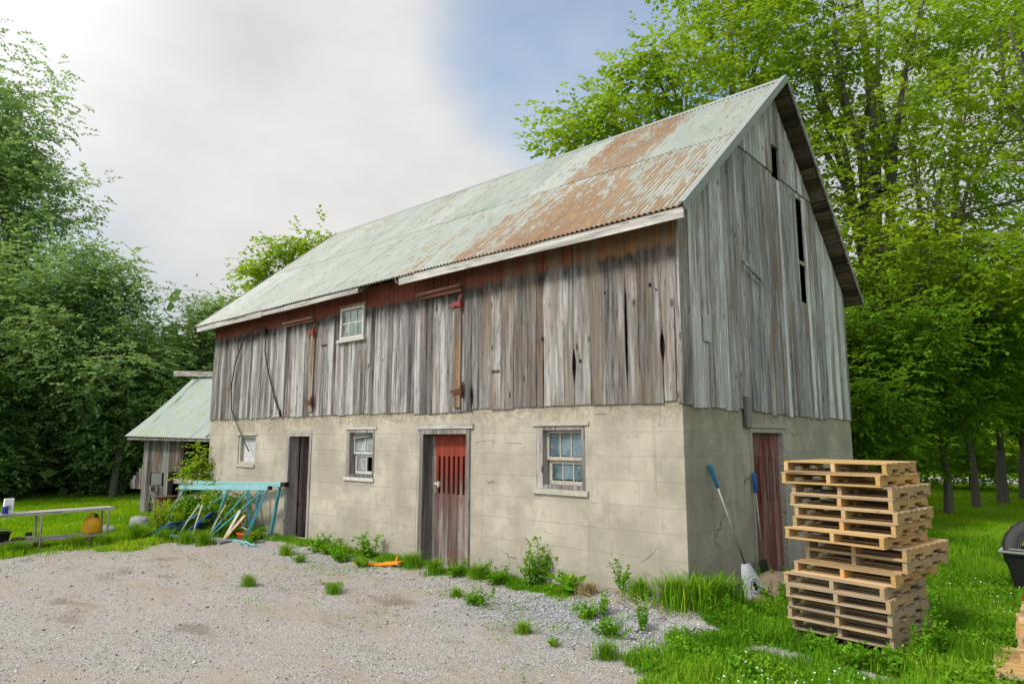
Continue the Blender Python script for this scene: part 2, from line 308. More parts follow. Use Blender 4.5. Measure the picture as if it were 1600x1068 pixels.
def groundmat():
    t = NT('gravel_and_soil'); o = t.pos(); gm = t.attr('rnd'); wet = t.attr('aux')
    n1 = t.noise(o, .55, 5, .6); n2 = t.noise(o, 2.6, 6, .65); n3 = t.noise(o, 120, 3, .7)
    vo = t.n('TexVoronoi', Vector=t.add(o, t.sc(t.comb(n3, n3, 0.0), (.01, .01, 0))), Scale=64, Randomness=1.0)
    vs = t.n('TexVoronoi', Vector=o, Scale=140, Randomness=1.0)
    cell = t.xyz(t.n('VectorMath', {'operation': 'ADD'}, i0=vo.outputs['Color'], i1=(0, 0, 0)).outputs[0])[0]
    cs = t.xyz(t.n('VectorMath', {'operation': 'ADD'}, i0=vs.outputs['Color'], i1=(0, 0, 0)).outputs[0])[1]
    k = t.math('ADD', t.math('MULTIPLY', cell, .5), t.math('MULTIPLY', cs, .5))
    c = t.ramp(k, [(.12, (0.16, 0.15, 0.14)), (.5, (0.345, 0.325, 0.305)), (.9, (0.55, 0.53, 0.505))])
    tan = t.mix(n3, (0.26, 0.21, 0.16), (0.45, 0.385, 0.31)); n5 = t.noise(t.sc(o, (.8, 1.7, 1)), 1.1, 7, .7)
    c = t.mix(t.sm(n5, .46, .64, 0.06, .80), c, tan)
    c = t.mix(t.sm(n1, .42, .56, 0, .25), c, (0.42, 0.385, 0.35)); c = t.mix(t.sm(n2, .58, .72, 0, .45), c, (0.17, 0.165, 0.16))
    c = t.mix(t.math('MULTIPLY', wet, .8), c, t.mix(cell, (0.10, 0.105, 0.115), (0.47, 0.50, 0.55)))
    pot = t.noise(t.sc(o, (1, 1.6, 1)), .9, 2, .5)
    c = t.mix(t.sm(pot, .62, .75, 0, .5), c, (0.13, 0.095, 0.065))
    soil = t.mix(n2, (0.04, 0.085, 0.014), (0.10, 0.17, 0.028))
    far = t.mix(n2, (0.11, 0.25, 0.012), (0.20, 0.36, 0.018))
    x, y, z = t.xyz(o)
    dist = t.math('MAXIMUM', t.sm(y, 4.5, 11), t.sm(x, -11, -16))
    soil = t.mix(dist, soil, far)
    gmask = t.sm(t.math('ADD', gm, t.math('MULTIPLY', t.math('SUBTRACT', n2, .5), .7)), .40, .60)
    c = t.mix(gmask, c, soil)
    h = t.math('ADD', t.math('MULTIPLY', t.math('SUBTRACT', 1.0, vo.outputs['Distance']), .6), t.math('ADD', t.math('MULTIPLY', n3, .3), t.math('MULTIPLY', vs.outputs['Distance'], -.35)))
    return t.pbr(c, .95, t.bump(h, .022, .9), 0, .12)
GROUND = groundmat()
STONES = None
def stonemat():
    t = NT('loose_stones'); r = t.attr('rnd'); a = t.attr('aux')
    c = t.ramp(r, [(.0, (0.13, 0.125, 0.12)), (.45, (0.30, 0.288, 0.275)), (.8, (0.43, 0.415, 0.40)), (1, (0.58, 0.565, 0.55))])
    c = t.mix(t.math('MULTIPLY', a, .5), c, (0.24, 0.27, 0.32))
    return t.pbr(c, .9, None, 0, .15)
STONES = stonemat()

# ------------------------------------------------------------------ mesh helpers
ORG = {}
class MB:
    def __init__(s): s.v = []; s.f = []; s.r = []; s.a = []
    def add(s, vs, fs, r=0.5, a=0.5):
        b = len(s.v); s.v += [tuple(p) for p in vs]; s.f += [tuple(b + i for i in f) for f in fs]
        s.r += list(r) if hasattr(r, '__len__') else [r] * len(vs); s.a += list(a) if hasattr(a, '__len__') else [a] * len(vs)
        return s
    def hexa(s, p, r=None, a=0.5):
        """8 points: 0-3 bottom ring, 4-7 top ring"""
        return s.add(p, [(3, 2, 1, 0), (4, 5, 6, 7), (0, 1, 5, 4), (1, 2, 6, 5), (2, 3, 7, 6), (3, 0, 4, 7)], random.random() if r is None else r, a)
    def box(s, x0, x1, y0, y1, z0, z1, r=None, a=0.5):
        return s.hexa([(x0, y0, z0), (x1, y0, z0), (x1, y1, z0), (x0, y1, z0), (x0, y0, z1), (x1, y0, z1), (x1, y1, z1), (x0, y1, z1)], r, a)
    def bar(s, p, q, w, h, up=(0, 0, 1), r=None, a=0.5):
        p = Vector(p); q = Vector(q); d = (q - p).normalized(); u = Vector(up)
        sx = d.cross(u)
        if sx.length < 1e-4: sx = d.cross(Vector((1, 0, 0)))
        sx.normalize(); u = sx.cross(d).normalized(); sx *= w / 2; u *= h / 2
        return s.hexa([p - sx - u, p + sx - u, p + sx + u, p - sx + u, q - sx - u, q + sx - u, q + sx + u, q - sx + u], r, a)
    def tube(s, pts, rad, n=8, r=None, a=0.5, cap=True):
        pts = [Vector(p) for p in pts]; rad = rad if hasattr(rad, '__len__') else [rad] * len(pts)
        vs = []; fs = []; prev = None
        for i, p in enumerate(pts):
            d = (pts[min(i + 1, len(pts) - 1)] - pts[max(i - 1, 0)]).normalized()
            sx = d.cross(Vector((0, 0, 1)) if abs(d.z) < .9 else Vector((1, 0, 0))).normalized()
            if prev is not None:
                sx = (prev - d * prev.dot(d)).normalized()
            prev = sx; sy = d.cross(sx)
            for k in range(n):
                t = 2 * math.pi * k / n; vs.append(p + (sx * math.cos(t) + sy * math.sin(t)) * rad[i])
        for i in range(len(pts) - 1):
            for k in range(n): fs.append((i * n + k, i * n + (k + 1) % n, (i + 1) * n + (k + 1) % n, (i + 1) * n + k))
        if cap: fs.append(tuple(range(n - 1, -1, -1))); fs.append(tuple((len(pts) - 1) * n + k for k in range(n)))
        return s.add(vs, fs, random.random() if r is None else r, a)
    def lathe(s, c, prof, n=20, r=None, a=.5, axis='z', sx=1.0, sy=1.0):
        vs = []; fs = []
        for (rad, h) in prof:
            for k in range(n):
                t = 2 * math.pi * k / n; p = (rad * math.cos(t) * sx, rad * math.sin(t) * sy, h)
                if axis == 'y': p = (p[0], p[2], p[1])
                if axis == 'x': p = (p[2], p[0], p[1])
                vs.append((c[0] + p[0], c[1] + p[1], c[2] + p[2]))
        for i in range(len(prof) - 1):
            for k in range(n): fs.append((i * n + k, i * n + (k + 1) % n, (i + 1) * n + (k + 1) % n, (i + 1) * n + k))
        fs.append(tuple(range(n - 1, -1, -1))); fs.append(tuple((len(prof) - 1) * n + k for k in range(n)))
        return s.add(vs, fs, random.random() if r is None else r, a)
    def build(s, name, mat, parent=None, smooth=False, bevel=0.0):
        o = (0, 0, 0)
        if parent is not None: o = ORG.get(parent.name, (0, 0, 0))
        me = bpy.data.meshes.new(name)
        me.from_pydata([(x - o[0], y - o[1], z - o[2]) for x, y, z in s.v], [], s.f)
        finish(me, s.r, s.a, mat, smooth)
        ob = bpy.data.objects.new(name, me); COL.objects.link(ob)
        if parent is not None: ob.parent = parent; ORG[ob.name] = o
        if bevel:
            b = ob.modifiers.new('edge', 'BEVEL'); b.width = bevel; b.segments = 2; b.limit_method = 'ANGLE'
        return ob
def finish(me, r, a, mat, smooth=False):
    for nm, d in (('rnd', r), ('aux', a)):
        at = me.attributes.new(nm, 'FLOAT', 'POINT'); at.data.foreach_set('value', np.asarray(d, dtype=np.float32))
    me.materials.append(mat)
    if smooth: me.polygons.foreach_set('use_smooth', np.ones(len(me.polygons), dtype=bool))
    me.update()
def npmesh(name, V, F, r, a, mat, parent=None, smooth=False):
    """fast mesh from numpy arrays; every face has the same number of corners"""
    V = np.asarray(V, np.float32); F = np.asarray(F, np.int32); k = F.shape[1]
    if parent is not None: V = V - np.array(ORG.get(parent.name, (0, 0, 0)), np.float32)
    me = bpy.data.meshes.new(name)
    me.vertices.add(len(V)); me.vertices.foreach_set('co', V.ravel())
    me.loops.add(F.size); me.loops.foreach_set('vertex_index', F.ravel())
    me.polygons.add(len(F)); me.polygons.foreach_set('loop_start', np.arange(0, F.size, k, dtype=np.int32))
    me.polygons.foreach_set('loop_total', np.full(len(F), k, np.int32))
    me.update(calc_edges=True); finish(me, r, a, mat, smooth)
    ob = bpy.data.objects.new(name, me); COL.objects.link(ob)
    if parent is not None: ob.parent = parent; ORG[ob.name] = ORG.get(parent.name, (0, 0, 0))
    return ob
def tag(o, label, cat, group=None, kind=None):
    o['label'] = label; o['category'] = cat
    if group: o['group'] = group
    if kind: o['kind'] = kind
    return o
def thing(name, loc, label, cat, group=None):
    o = bpy.data.objects.new(name, None); COL.objects.link(o); o.location = loc; o.empty_display_size = .2
    ORG[o.name] = tuple(loc); return tag(o, label, cat, group)
def copy_tree(o, parent=None):
    c = o.copy(); COL.objects.link(c)
    if parent is not None: c.parent = parent
    for ch in list(o.children): copy_tree(ch, c)
    return c

# ------------------------------------------------------------------ ground
G0 = -0.30
def hgt(x, y):
    x = np.asarray(x, float); y = np.asarray(y, float)
    h = G0 + 0.20 * np.exp(-(((x + .35) / .9) ** 2 + ((y + .05) / .5) ** 2))
    h += 0.03 * np.exp(-((y + .3) / .35) ** 2) * (x < 0) * (x > -12)
    h += 0.018 * np.sin(x * 1.3 + y * .7) * np.sin(y * 1.1 - x * .4) + 0.010 * np.sin(x * 3.1 + 1) * np.sin(y * 2.7)
    d = np.hypot(x + 4, y)
    return h + np.where(d > 30, (d - 30) * .006, 0)
def grassy(x, y):
    """1 where green ground stands, 0 on gravel"""
    x = np.asarray(x, float); y = np.asarray(y, float)
    w = .12 * np.sin(x * 17.3 + 3 * np.sin(y * 7.1)) * np.sin(y * 15.1 + 2 * np.sin(x * 6.3)) + .16 * np.sin(x * 2.3 + y * 3.1) + .12 * np.sin(y * 5.3 - x * 4.1) + .10 * np.sin(x * 9.1 + y * 7.7)
    right = np.clip((x - .22 - .62 * np.clip(-y - 1.2, 0, 9) + w * .9) / .35 + .5, 0, 1)
    left = np.clip((-9.95 - x + .28 * (y + 2.5) + 1.5 * w) / .95 + .5, 0, 1)
    behind = np.clip((y - 1.5) / .5, 0, 1) * (x < 1)
    foot = .8 * np.clip((y + .48 + .6 * w) / .3, 0, 1) * (x < -.9) * (x > -9) * (y < .3)
    foot *= (np.sin(x * 2.1 + .6) > -.8)
    patch = np.exp(-(((x - 1.22) / .36) ** 2 + ((y + .72) / .22) ** 2)) + np.exp(-(((x - 1.95) / .30) ** 2 + ((y + .72) / .13) ** 2)) + np.exp(-(((x - .35) / .25) ** 2 + ((y + .5) / .12) ** 2))
    right = right * (1 - .95 * np.clip(patch * 1.3, 0, 1))
    return np.clip(np.maximum.reduce([right, left, behind, foot]), 0, 1)
def axis_grid(lo, hi, clo, chi, fine, grow=1.16):
    g = list(np.arange(clo, chi + 1e-6, fine)); st = fine
    while g[-1] < hi: st *= grow; g.append(g[-1] + st)
    st = fine; low = [clo]
    while low[-1] > lo: st *= grow; low.append(low[-1] - st)
    return np.array(low[:0:-1] + g)
gx = axis_grid(-400, 400, -12, 5, .10); gy = axis_grid(-400, 400, -7, 4, .10)
XX, YY = np.meshgrid(gx, gy); nx_, ny_ = len(gx), len(gy)
V = np.stack([XX.ravel(), YY.ravel(), (hgt(XX, YY) + rng.normal(0, .004, XX.shape)).ravel()], -1)
ii = (np.arange(ny_ - 1)[:, None] * nx_ + np.arange(nx_ - 1)[None]).ravel()
blue = np.exp(-(((XX + 1.0) / 1.5) ** 2 + ((YY + 1.0) / .75) ** 2)) + .55 * np.exp(-(((XX + 6.5) / 1.8) ** 2 + ((YY + .8) / .35) ** 2))
g = npmesh('ground', V, np.stack([ii, ii + 1, ii + nx_ + 1, ii + nx_], -1), grassy(XX, YY).ravel(), np.clip(blue, 0, 1).ravel(), GROUND, smooth=True)
tag(g, 'gravel yard turning into green lawn around the barn', 'ground', kind='structure')
ROADM = plain('pale_road', (0.42, 0.42, 0.43), .9, scale=1)
MB().hexa([(-60, 30, -.27), (60, 27.5, -.27), (60, 31.5, -.27), (-60, 34, -.27), (-60, 30, -.255), (60, 27.5, -.255), (60, 31.5, -.255), (-60, 34, -.255)]).build('road', ROADM)
tag(bpy.data.objects['road'], 'pale road strip far beyond the lawn trees', 'road', kind='structure')

# ------------------------------------------------------------------ barn
L, WD, HB = 12.095, 6.884, 2.10
RY, RZ = WD / 2, 7.438; SL = (RZ - 4.277) / (RY + .325)
def roofz(y): return RZ - SL * abs(y - RY)
barn = thing('barn', (0, 0, 0), 'old two-storey barn with grey plank upper storey, beige block base and rusty tin roof', 'barn')
OP = dict(win1=(-10.70, -9.93, 1.08, 1.72), door1=(-8.64, -7.76, -.6, 1.76), win2=(-6.63, -5.81, .95, 1.81),
          door2=(-4.62, -3.47, -.6, 1.80), win3=(-2.20, -1.39, .95, 1.82))
def wall_cells(mb, u0, u1, z0, z1, ops, put):
    us = sorted({u0, u1, *[o[0] for o in ops], *[o[1] for o in ops]})
    for a, b in zip(us, us[1:]):
        zs = [(z0, z1)]
        for o in ops:
            if o[0] <= a + 1e-6 and o[1] >= b - 1e-6:
                zs = [q for (p, r_) in zs for q in ((p, max(p, min(r_, o[2]))), (min(r_, max(p, o[3])), r_)) if q[1] - q[0] > 1e-6]
        for p, q in zs: put(a, b, p, q)
TH = .24
mb = MB()
ops = list(OP.values())
wall_cells(mb, -L, 0, -.7, HB, ops, lambda a, b, p, q: mb.add([(a, 0, p), (b, 0, p), (b, 0, q), (a, 0, q)], [(0, 1, 2, 3)]))
gop = [(1.92, 3.22, -.6, 1.80)]
wall_cells(mb, 0, WD, -.7, HB, gop, lambda a, b, p, q: mb.add([(0, a, p), (0, b, p), (0, b, q), (0, a, q)], [(0, 1, 2, 3)]))
for (a, b, p, q) in ops:                                            # reveals
    mb.add([(a, 0, p), (a, TH, p), (a, TH, q), (a, 0, q), (b, 0, p), (b, TH, p), (b, TH, q), (b, 0, q)],
           [(0, 3, 2, 1), (4, 5, 6, 7), (3, 7, 6, 2), (0, 1, 5, 4)])
for (a, b, p, q) in gop:
    mb.add([(0, a, p), (-TH, a, p), (-TH, a, q), (0, a, q), (0, b, p), (-TH, b, p), (-TH, b, q), (0, b, q)],
           [(0, 1, 2, 3), (4, 7, 6, 5), (3, 2, 6, 7), (0, 4, 5, 1)])
wall_cells(mb, -L + TH, -TH, -.7, HB, ops, lambda a, b, p, q: mb.add([(a, TH, p), (b, TH, p), (b, TH, q), (a, TH, q)], [(3, 2, 1, 0)]))
wall_cells(mb, TH, WD - TH, -.7, HB, gop, lambda a, b, p, q: mb.add([(-TH, a, p), (-TH, b, p), (-TH, b, q), (-TH, a, q)], [(3, 2, 1, 0)]))
mb.box(-L, -.004, WD - TH, WD - .004, -.7, HB); mb.box(-L, -L + TH, .001, WD - TH - .001, -.7, HB)
mb.build('block_wall', CONC_FRONT, barn)
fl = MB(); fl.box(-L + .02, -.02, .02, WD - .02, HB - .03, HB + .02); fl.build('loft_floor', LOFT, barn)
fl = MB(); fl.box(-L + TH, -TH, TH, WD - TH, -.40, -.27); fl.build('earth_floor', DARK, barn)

def ragged(mb, u0, u1, z0f, z1f, put, rr, aa, n=9, wob=.004, gapL=(), gapR=(), thick=.022, warp=0.0):
    """one board: two ragged long edges, pushed through put(u, depth, z)"""
    zs = np.linspace(0, 1, n); ph = random.random() * 9; vs = []
    wl_ = [wob * math.sin(ph + 7 * t) + random.uniform(-wob, wob) * .6 for t in zs]; wr = [wob * math.sin(ph * 2 + 6 * t) + random.uniform(-wob, wob) * .6 for t in zs]
    d0 = random.uniform(0, .006); tw = random.uniform(-.004, .004)
    for i, t in enumerate(zs):
        for side in (0, 1):
            u = (u0 + wl_[i]) if side == 0 else (u1 + wr[i])
            za, zb = z0f(u), z1f(u); z = za + (zb - za) * t
            for (g0, g1, gw) in (gapL if side == 0 else gapR):
                if g0 < z < g1: u += gw * math.sin(math.pi * (z - g0) / (g1 - g0)) * (1 if side == 0 else -1)
            d = d0 + tw * (1 if side else -1) * t + warp * t * t
            vs.append(put(u, -d - thick, z)); vs.append(put(u, -d, z))
    fs = []
    for i in range(n - 1):
        b = 4 * i; c = b + 4
        fs += [(b, b + 2, c + 2, c), (b + 1, c + 1, c + 3, b + 3), (b, c, c + 1, b + 1), (b + 2, b + 3, c + 3, c + 2)]
    e = 4 * (n - 1); fs += [(0, 1, 3, 2), (e, e + 2, e + 3, e + 1)]
    mb.add(vs, fs, rr, aa)

# long side boards
mb = MB(); x = -L - .02; edges = [x]
while x < -.03:
    w = random.uniform(.085, .15) if x < -5.0 else (random.uniform(.12, .2) if x < -3.45 else random.uniform(.20, .29))
    x = min(x + w, .025); edges.append(x)
edges[-1] = .025
for fx in (-3.43, -4.95, -7.66, -8.85): edges[int(np.argmin(np.abs(np.array(edges) - fx)))] = fx
GAPS = [(-1.53, 2.38, 2.85, .030), (-.72, 2.25, 3.75, .022), (-.22, 2.55, 2.95, .030), (-3.43, 2.08, 2.45, .022), (-2.05, 2.15, 3.4, .008)]
for gx_, z0, z1, gw in GAPS:
    k = int(np.argmin(np.abs(np.array(edges[:-1]) - gx_)))
    if k > 0: edges[k] = gx_
uw = (-6.90, -6.16, 3.46, 4.06)
def addb(e0, e1, zb0, zb1, n, gl=(), gr=()):
    gap = random.uniform(.001, .0055)
    ragged(mb, e0 + gap, e1 - gap, lambda u: zb0, lambda u: zb1, lambda u, d, z: (u, d, z), random.random(),
           random.random() ** 2 if e0 < -3.4 else .4 + .6 * random.random(), n, .003, gl, gr)
for i in range(len(edges) - 1):
    e0, e1 = edges[i], edges[i + 1]
    bot = 2.095 - random.uniform(0, .03) - (.03 if -4.9 < e0 < -3.5 else 0)
    gl = [q[1:] for q in GAPS if abs(q[0] - e0) < 1e-6]; gr = [q[1:] for q in GAPS if abs(q[0] - e1) < 1e-6]
    if e1 < uw[0] or e0 > uw[1]: addb(e0, e1, bot, 4.36, 28 if gl or gr else 6, gl, gr)
    else:
        addb(e0, e1, bot, uw[2], 5); addb(e0, e1, uw[3], 4.36, 4)
        if e0 < uw[0] - .012: addb(e0, uw[0], uw[2] + .004, uw[3] - .004, 4)
        if e1 > uw[1] + .012: addb(uw[1], e1, uw[2] + .004, uw[3] - .004, 4)
mb.build('long_side_boards', WOOD_FRONT, barn)
# gable boards (facing +X)
mb = MB(); gput = lambda u, d, z: (-d, u, z)
top = lambda u: roofz(u) - .07
y = -.024; ye = [y]
while y < WD:
    y = min(y + random.uniform(.17, .29), WD + .02); ye.append(y)
for fy in (2.46, 4.40, 4.72, 3.31, 3.65, .26): ye[int(np.argmin(np.abs(np.array(ye) - fy)))] = fy
ye = sorted(set(ye)); ye[-1] = WD + .02
GG = {2.46: (2.12, 3.85, .020), 5.9: (2.3, 3.5, .006)}
for e0, e1 in zip(ye, ye[1:]):
    gap = random.uniform(.001, .004); bot = 2.06 - random.uniform(0, .05) - (.04 if e0 > 2.4 else 0)
    rr, aa = random.random(), random.random() ** 2
    gl = [GG[e0]] if e0 in GG else []; gr = [GG[e1]] if e1 in GG else []
    mid = (e0 + e1) / 2
    low = lambda u: bot
    if top(mid) < 5.95: segs = [(low, top)]
    else: segs = [(low, lambda u: 5.885), (lambda u: 5.895, top)]
    if abs(mid - 4.56) < .16: segs = [(low, lambda u: 3.95), (lambda u: 5.80, lambda u: 5.885), (lambda u: 5.895, top)]
    if abs(mid - 3.48) < .16: segs = [(low, lambda u: 5.84), (lambda u: 6.40, top)]
    for k, (a_, b_) in enumerate(segs):
        ragged(mb, e0 + gap, e1 - gap, a_, b_, gput, (rr + k * .37) % 1, aa, 26 if gl or gr else 8, .003, gl, gr, .022 + (.018 if k and segs[k][1] is top else 0))
mb.build('gable_boards', WOOD_GABLE, barn)
mb = MB()   # far gable end and rear side
y = 0
while y < WD:
    e1 = min(y + .24, WD); ragged(mb, y + .002, e1 - .002, lambda u: 2.05, top, lambda u, d, z: (-L + d, u, z), random.random(), random.random(), 5); y = e1
x = -L
while x < 0:
    e1 = min(x + .22, 0); ragged(mb, x + .002, e1 - .002, lambda u: 2.05, lambda u: 4.30, lambda u, d, z: (u, WD - d, z), random.random(), random.random(), 4); x = e1
mb.build('rear_boards', WOOD_GABLE, barn)
# near-black sheets added behind the boards, standing for the loft's shade
mb = MB(); mb.box(-L + .05, -.05, .03, .05, HB + .02, 4.25); mb.build('loft_dark_sheet', DARK, barn)
mb = MB(); mb.add([(-.25, .1, HB + .03), (-.25, WD - .1, HB + .03), (-.25, WD - .1, 4.3), (-.25, RY, 7.2), (-.25, .1, 4.3)], [(0, 1, 2, 3, 4)]); mb.build('gable_dark_sheet', DARK, barn)

# roof sheets: two courses of corrugated tin on each slope
XA, XB = .30, -L - .30
ev = 4.277; ln = math.hypot(RY + .325, RZ - ev); cs_, sn_ = (RY + .325) / ln, (RZ - ev) / ln
RUSTL = {0: .66, 1: .72, 2: .86, 3: .70, 4: .66, 5: .42, 6: .56, 7: .30, 8: .26, 9: .36, 10: .28, 11: .34, 12: .42, 13: .36, 14: .44, 15: .42}
RUSTU = {0: .28, 1: .32, 2: .82, 3: .80, 4: .30, 5: .26, 6: .28, 7: .46, 8: .34, 9: .54, 10: .34, 11: .32, 12: .50, 13: .54, 14: .48, 15: .58}
def sheets(side):
    mb = MB(); ncol = 16; wcol = (XA - XB) / ncol; npw = int(wcol / .076 * 6)
    for course in (0, 1):
        for c in range(ncol):
            s0, s1 = ((-.035, ln * .52), (ln * .50, ln - .01))[course]
            s0 += random.uniform(-.012, .012); rot = random.uniform(-.006, .006)
            lift = .045 + .008 * course + random.uniform(0, .004); xs = np.linspace(XA - c * wcol + .02, XA - (c + 1) * wcol - .03, npw)
            if side > 0: xs = xs
            ss = np.linspace(s0, s1, 5); vs = []
            for si in ss:
                for xx in xs:
                    h = lift + .013 * math.sin(2 * math.pi * xx / .076) - .02 * math.sin(math.pi * si / ln) * (.5 + .5 * math.sin(xx * .6))
                    u = si + rot * (xx - xs[0]); yy = -.325 + u * cs_ - h * sn_; zz = ev + u * sn_ + h * cs_
                    vs.append((xx, yy if side < 0 else WD - yy, zz))
            n = len(xs); fs = [(j * n + i, (j + 1) * n + i, (j + 1) * n + i + 1, j * n + i + 1) for j in range(4) for i in range(n - 1)]
            if side > 0: fs = [f[::-1] for f in fs]
            base = (RUSTL if course == 0 else RUSTU)[c] if side < 0 else .5
            RU = RUSTL if course == 0 else RUSTU; aux = []
            for j_ in range(5):
                for i_ in range(len(xs)):
                    q_ = i_ / (len(xs) - 1); nb_ = RU[min(15, c + 1)] if q_ > .5 else RU[max(0, c - 1)]
                    w_ = .42 * max(0, abs(q_ - .5) * 2 - .35) / .65 if side < 0 else 0
                    aux.append(base * (1 - w_) + nb_ * w_ + (.10 * (1 - j_ / 2) if course == 0 else .06 * (j_ / 2 - 1)))
            mb.add(vs, fs, random.random(), aux)
    return mb
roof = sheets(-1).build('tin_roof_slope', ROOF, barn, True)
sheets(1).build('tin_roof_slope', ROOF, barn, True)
mb = MB()   # ridge cap
for a, b in [(XA, -3.9), (-3.88, -8.1), (-8.08, XB)]:
    for sgn in (-1, 1):
        p = [(a, RY, RZ + .085), (b, RY, RZ + .085), (b, RY + sgn * .13, RZ + .085 - .13 * SL), (a, RY + sgn * .13, RZ + .085 - .13 * SL)]
        mb.add(p, [(0, 1, 2, 3)], random.random(), .5)
mb.build('ridge_cap', FLASH, barn)
# roof deck: boards along X under the tin, showing under both overhangs
mb = MB()
for side in (-1, 1):
    s_ = .01; k = 0
    while s_ < ln - .05:
        w = random.uniform(.14, .24); e = min(s_ + w, ln - .02)
        def P(xx, s, h):
            yy = -.325 + s * cs_ - h * sn_; zz = ev + s * sn_ + h * cs_; return (xx, yy if side < 0 else WD - yy, zz)
        xe = XA - random.uniform(.012, .035)
        mb.hexa([P(XB + .02, s_, 0), P(xe, s_, 0), P(xe, e, 0), P(XB + .02, e, 0), P(XB + .02, s_, .024), P(xe, s_, .024), P(xe, e, .024), P(XB + .02, e, .024)])
        s_ = e + random.uniform(.008, .05)
mb.build('roof_deck_boards', WOOD_DARKX, barn)
mb = MB()
for xx in np.arange(-L + .1, -.05, 1.0):   # rafter tails
    for side in (-1, 1):
        y0, y1 = (-.28, .25) if side < 0 else (WD + .28, WD - .25)
        mb.bar((xx, y0, roofz(y0) - .055), (xx, y1, roofz(y1) - .055), .05, .10)
mb.build('rafter_tails', WOOD_GREYY, barn)
# fascia along the eave, rake boards at the near gable
def eave_board(x0, x1, dz, h, wob=0):
    m = MB(); n = 8
    for i in range(n):
        a = x0 + (x1 - x0) * i / n; b = x0 + (x1 - x0) * (i + 1) / n
        za = 4.285 + dz + wob * math.sin(a * 1.7); zb = 4.285 + dz + wob * math.sin(b * 1.7)
        m.add([(a, -.355, za - h), (b, -.355, zb - h), (b, -.330, zb - h), (a, -.330, za - h), (a, -.355, za), (b, -.355, zb), (b, -.330, zb), (a, -.330, za)],
              [(3, 2, 1, 0), (4, 5, 6, 7), (0, 1, 5, 4), (2, 3, 7, 6)] + ([(0, 4, 7, 3)] if i == 0 else []) + ([(1, 2, 6, 5)] if i == n - 1 else []), .5, .4)
    return m.build('fascia_board', WOOD_FASCIA, barn)
eave_board(-4.82, .28, 0, .13, .004); eave_board(-9.30, -5.95, -.012, .09, .006); eave_board(-12.38, -9.32, 0, .12, .004)
def rake(side, w, th, mat, name, x0, x1, up):
    m = MB()
    def P(xx, s, h):
        yy = -.335 + s * cs_ - h * sn_; zz = ev + s * sn_ + h * cs_; return (xx, yy if side < 0 else WD - yy, zz)
    a, b = -.03, ln + .02
    m.hexa([P(x0, a, up - w), P(x1, a, up - w), P(x1, b, up - w), P(x0, b, up - w), P(x0, a, up), P(x1, a, up), P(x1, b, up), P(x0, b, up)], .5, .4)
    return m.build(name, mat, barn)
rake(-1, .095, 0, FLASH, 'rake_flashing', .30, .325, .075)
rake(-1, .012, 0, FLASH, 'rake_cap', .25, .326, .088)
rake(1, .085, 0, WOOD_GREYY, 'rake_board', .30, .322, .07)
rake(-1, .12, 0, WOOD_GREYY, 'rake_board', XB - .022, XB, .07); rake(1, .12, 0, WOOD_GREYY, 'rake_board', XB - .022, XB, .07)

# ---- openings in the block wall
def frame_rect(mb, x0, x1, z0, z1, w, y0, y1, bottom=True, wl=None):
    wl = wl or w
    mb.box(x0, x0 + wl, y0, y1, z0, z1); mb.box(x1 - w, x1, y0, y1, z0, z1)
    mb.box(x0 + wl, x1 - w, y0, y1, z1 - w, z1)
    if bottom: mb.box(x0 + wl, x1 - w, y0, y1, z0, z0 + w)
def panes(x0, x1, z0, z1, nx, nz, bar, y, mats, parent, fm, skip=()):
    """bars as one mesh, every pane its own sub-part"""
    m = MB(); dx = (x1 - x0) / nx; dz = (z1 - z0) / nz
    for i in range(1, nx): m.box(x0 + i * dx - bar / 2, x0 + i * dx + bar / 2, y - .014, y + .014, z0, z1)
    for k in range(1, nz): m.box(x0 + .001, x1 - .001, y - .012, y + .012, z0 + k * dz - bar / 2, z0 + k * dz + bar / 2)
    m.build('glazing_bar', fm, parent)
    for i in range(nx):
        for k in range(nz):
            if (i, k) in skip: continue
            e = bar / 2 + .001; tl = random.uniform(-.003, .003); tm = random.uniform(-.002, .002)
            p = MB(); a, b, c, d = x0 + i * dx + e, x0 + (i + 1) * dx - e, z0 + k * dz + e, z0 + (k + 1) * dz - e
            p.add([(a, y + tl, c), (b, y - tl, c), (b, y - tl + tm, d), (a, y + tl + tm, d), (a, y + tl + .004, c), (b, y - tl + .004, c), (b, y - tl + tm + .004, d), (a, y + tl + tm + .004, d)],
                  [(0, 1, 2, 3), (7, 6, 5, 4)]).build('pane', mats[(i + k) % len(mats)], parent)
# window 1: boarded up
a, b, c, d = OP['win1']
m = MB(); frame_rect(m, a + .004, b - .004, c + .03, d - .004, .045, .02, .16, True, .07); w1 = m.build('window', FRAMEC, barn)
m = MB(); m.box(a + .075, b - .05, .10, .118, c + .076, d - .05); m.build('board_panel', GREYPANEL, w1)
m = MB(); m.box(a - .03, b + .02, -.03, .10, c - .035, c + .028); m.build('sill', FRAMEC, w1)
m = MB(); m.box(a - .06, b + .06, -.018, .02, d + .002, d + .05); m.build('lintel_trim', FRAMEC, w1)
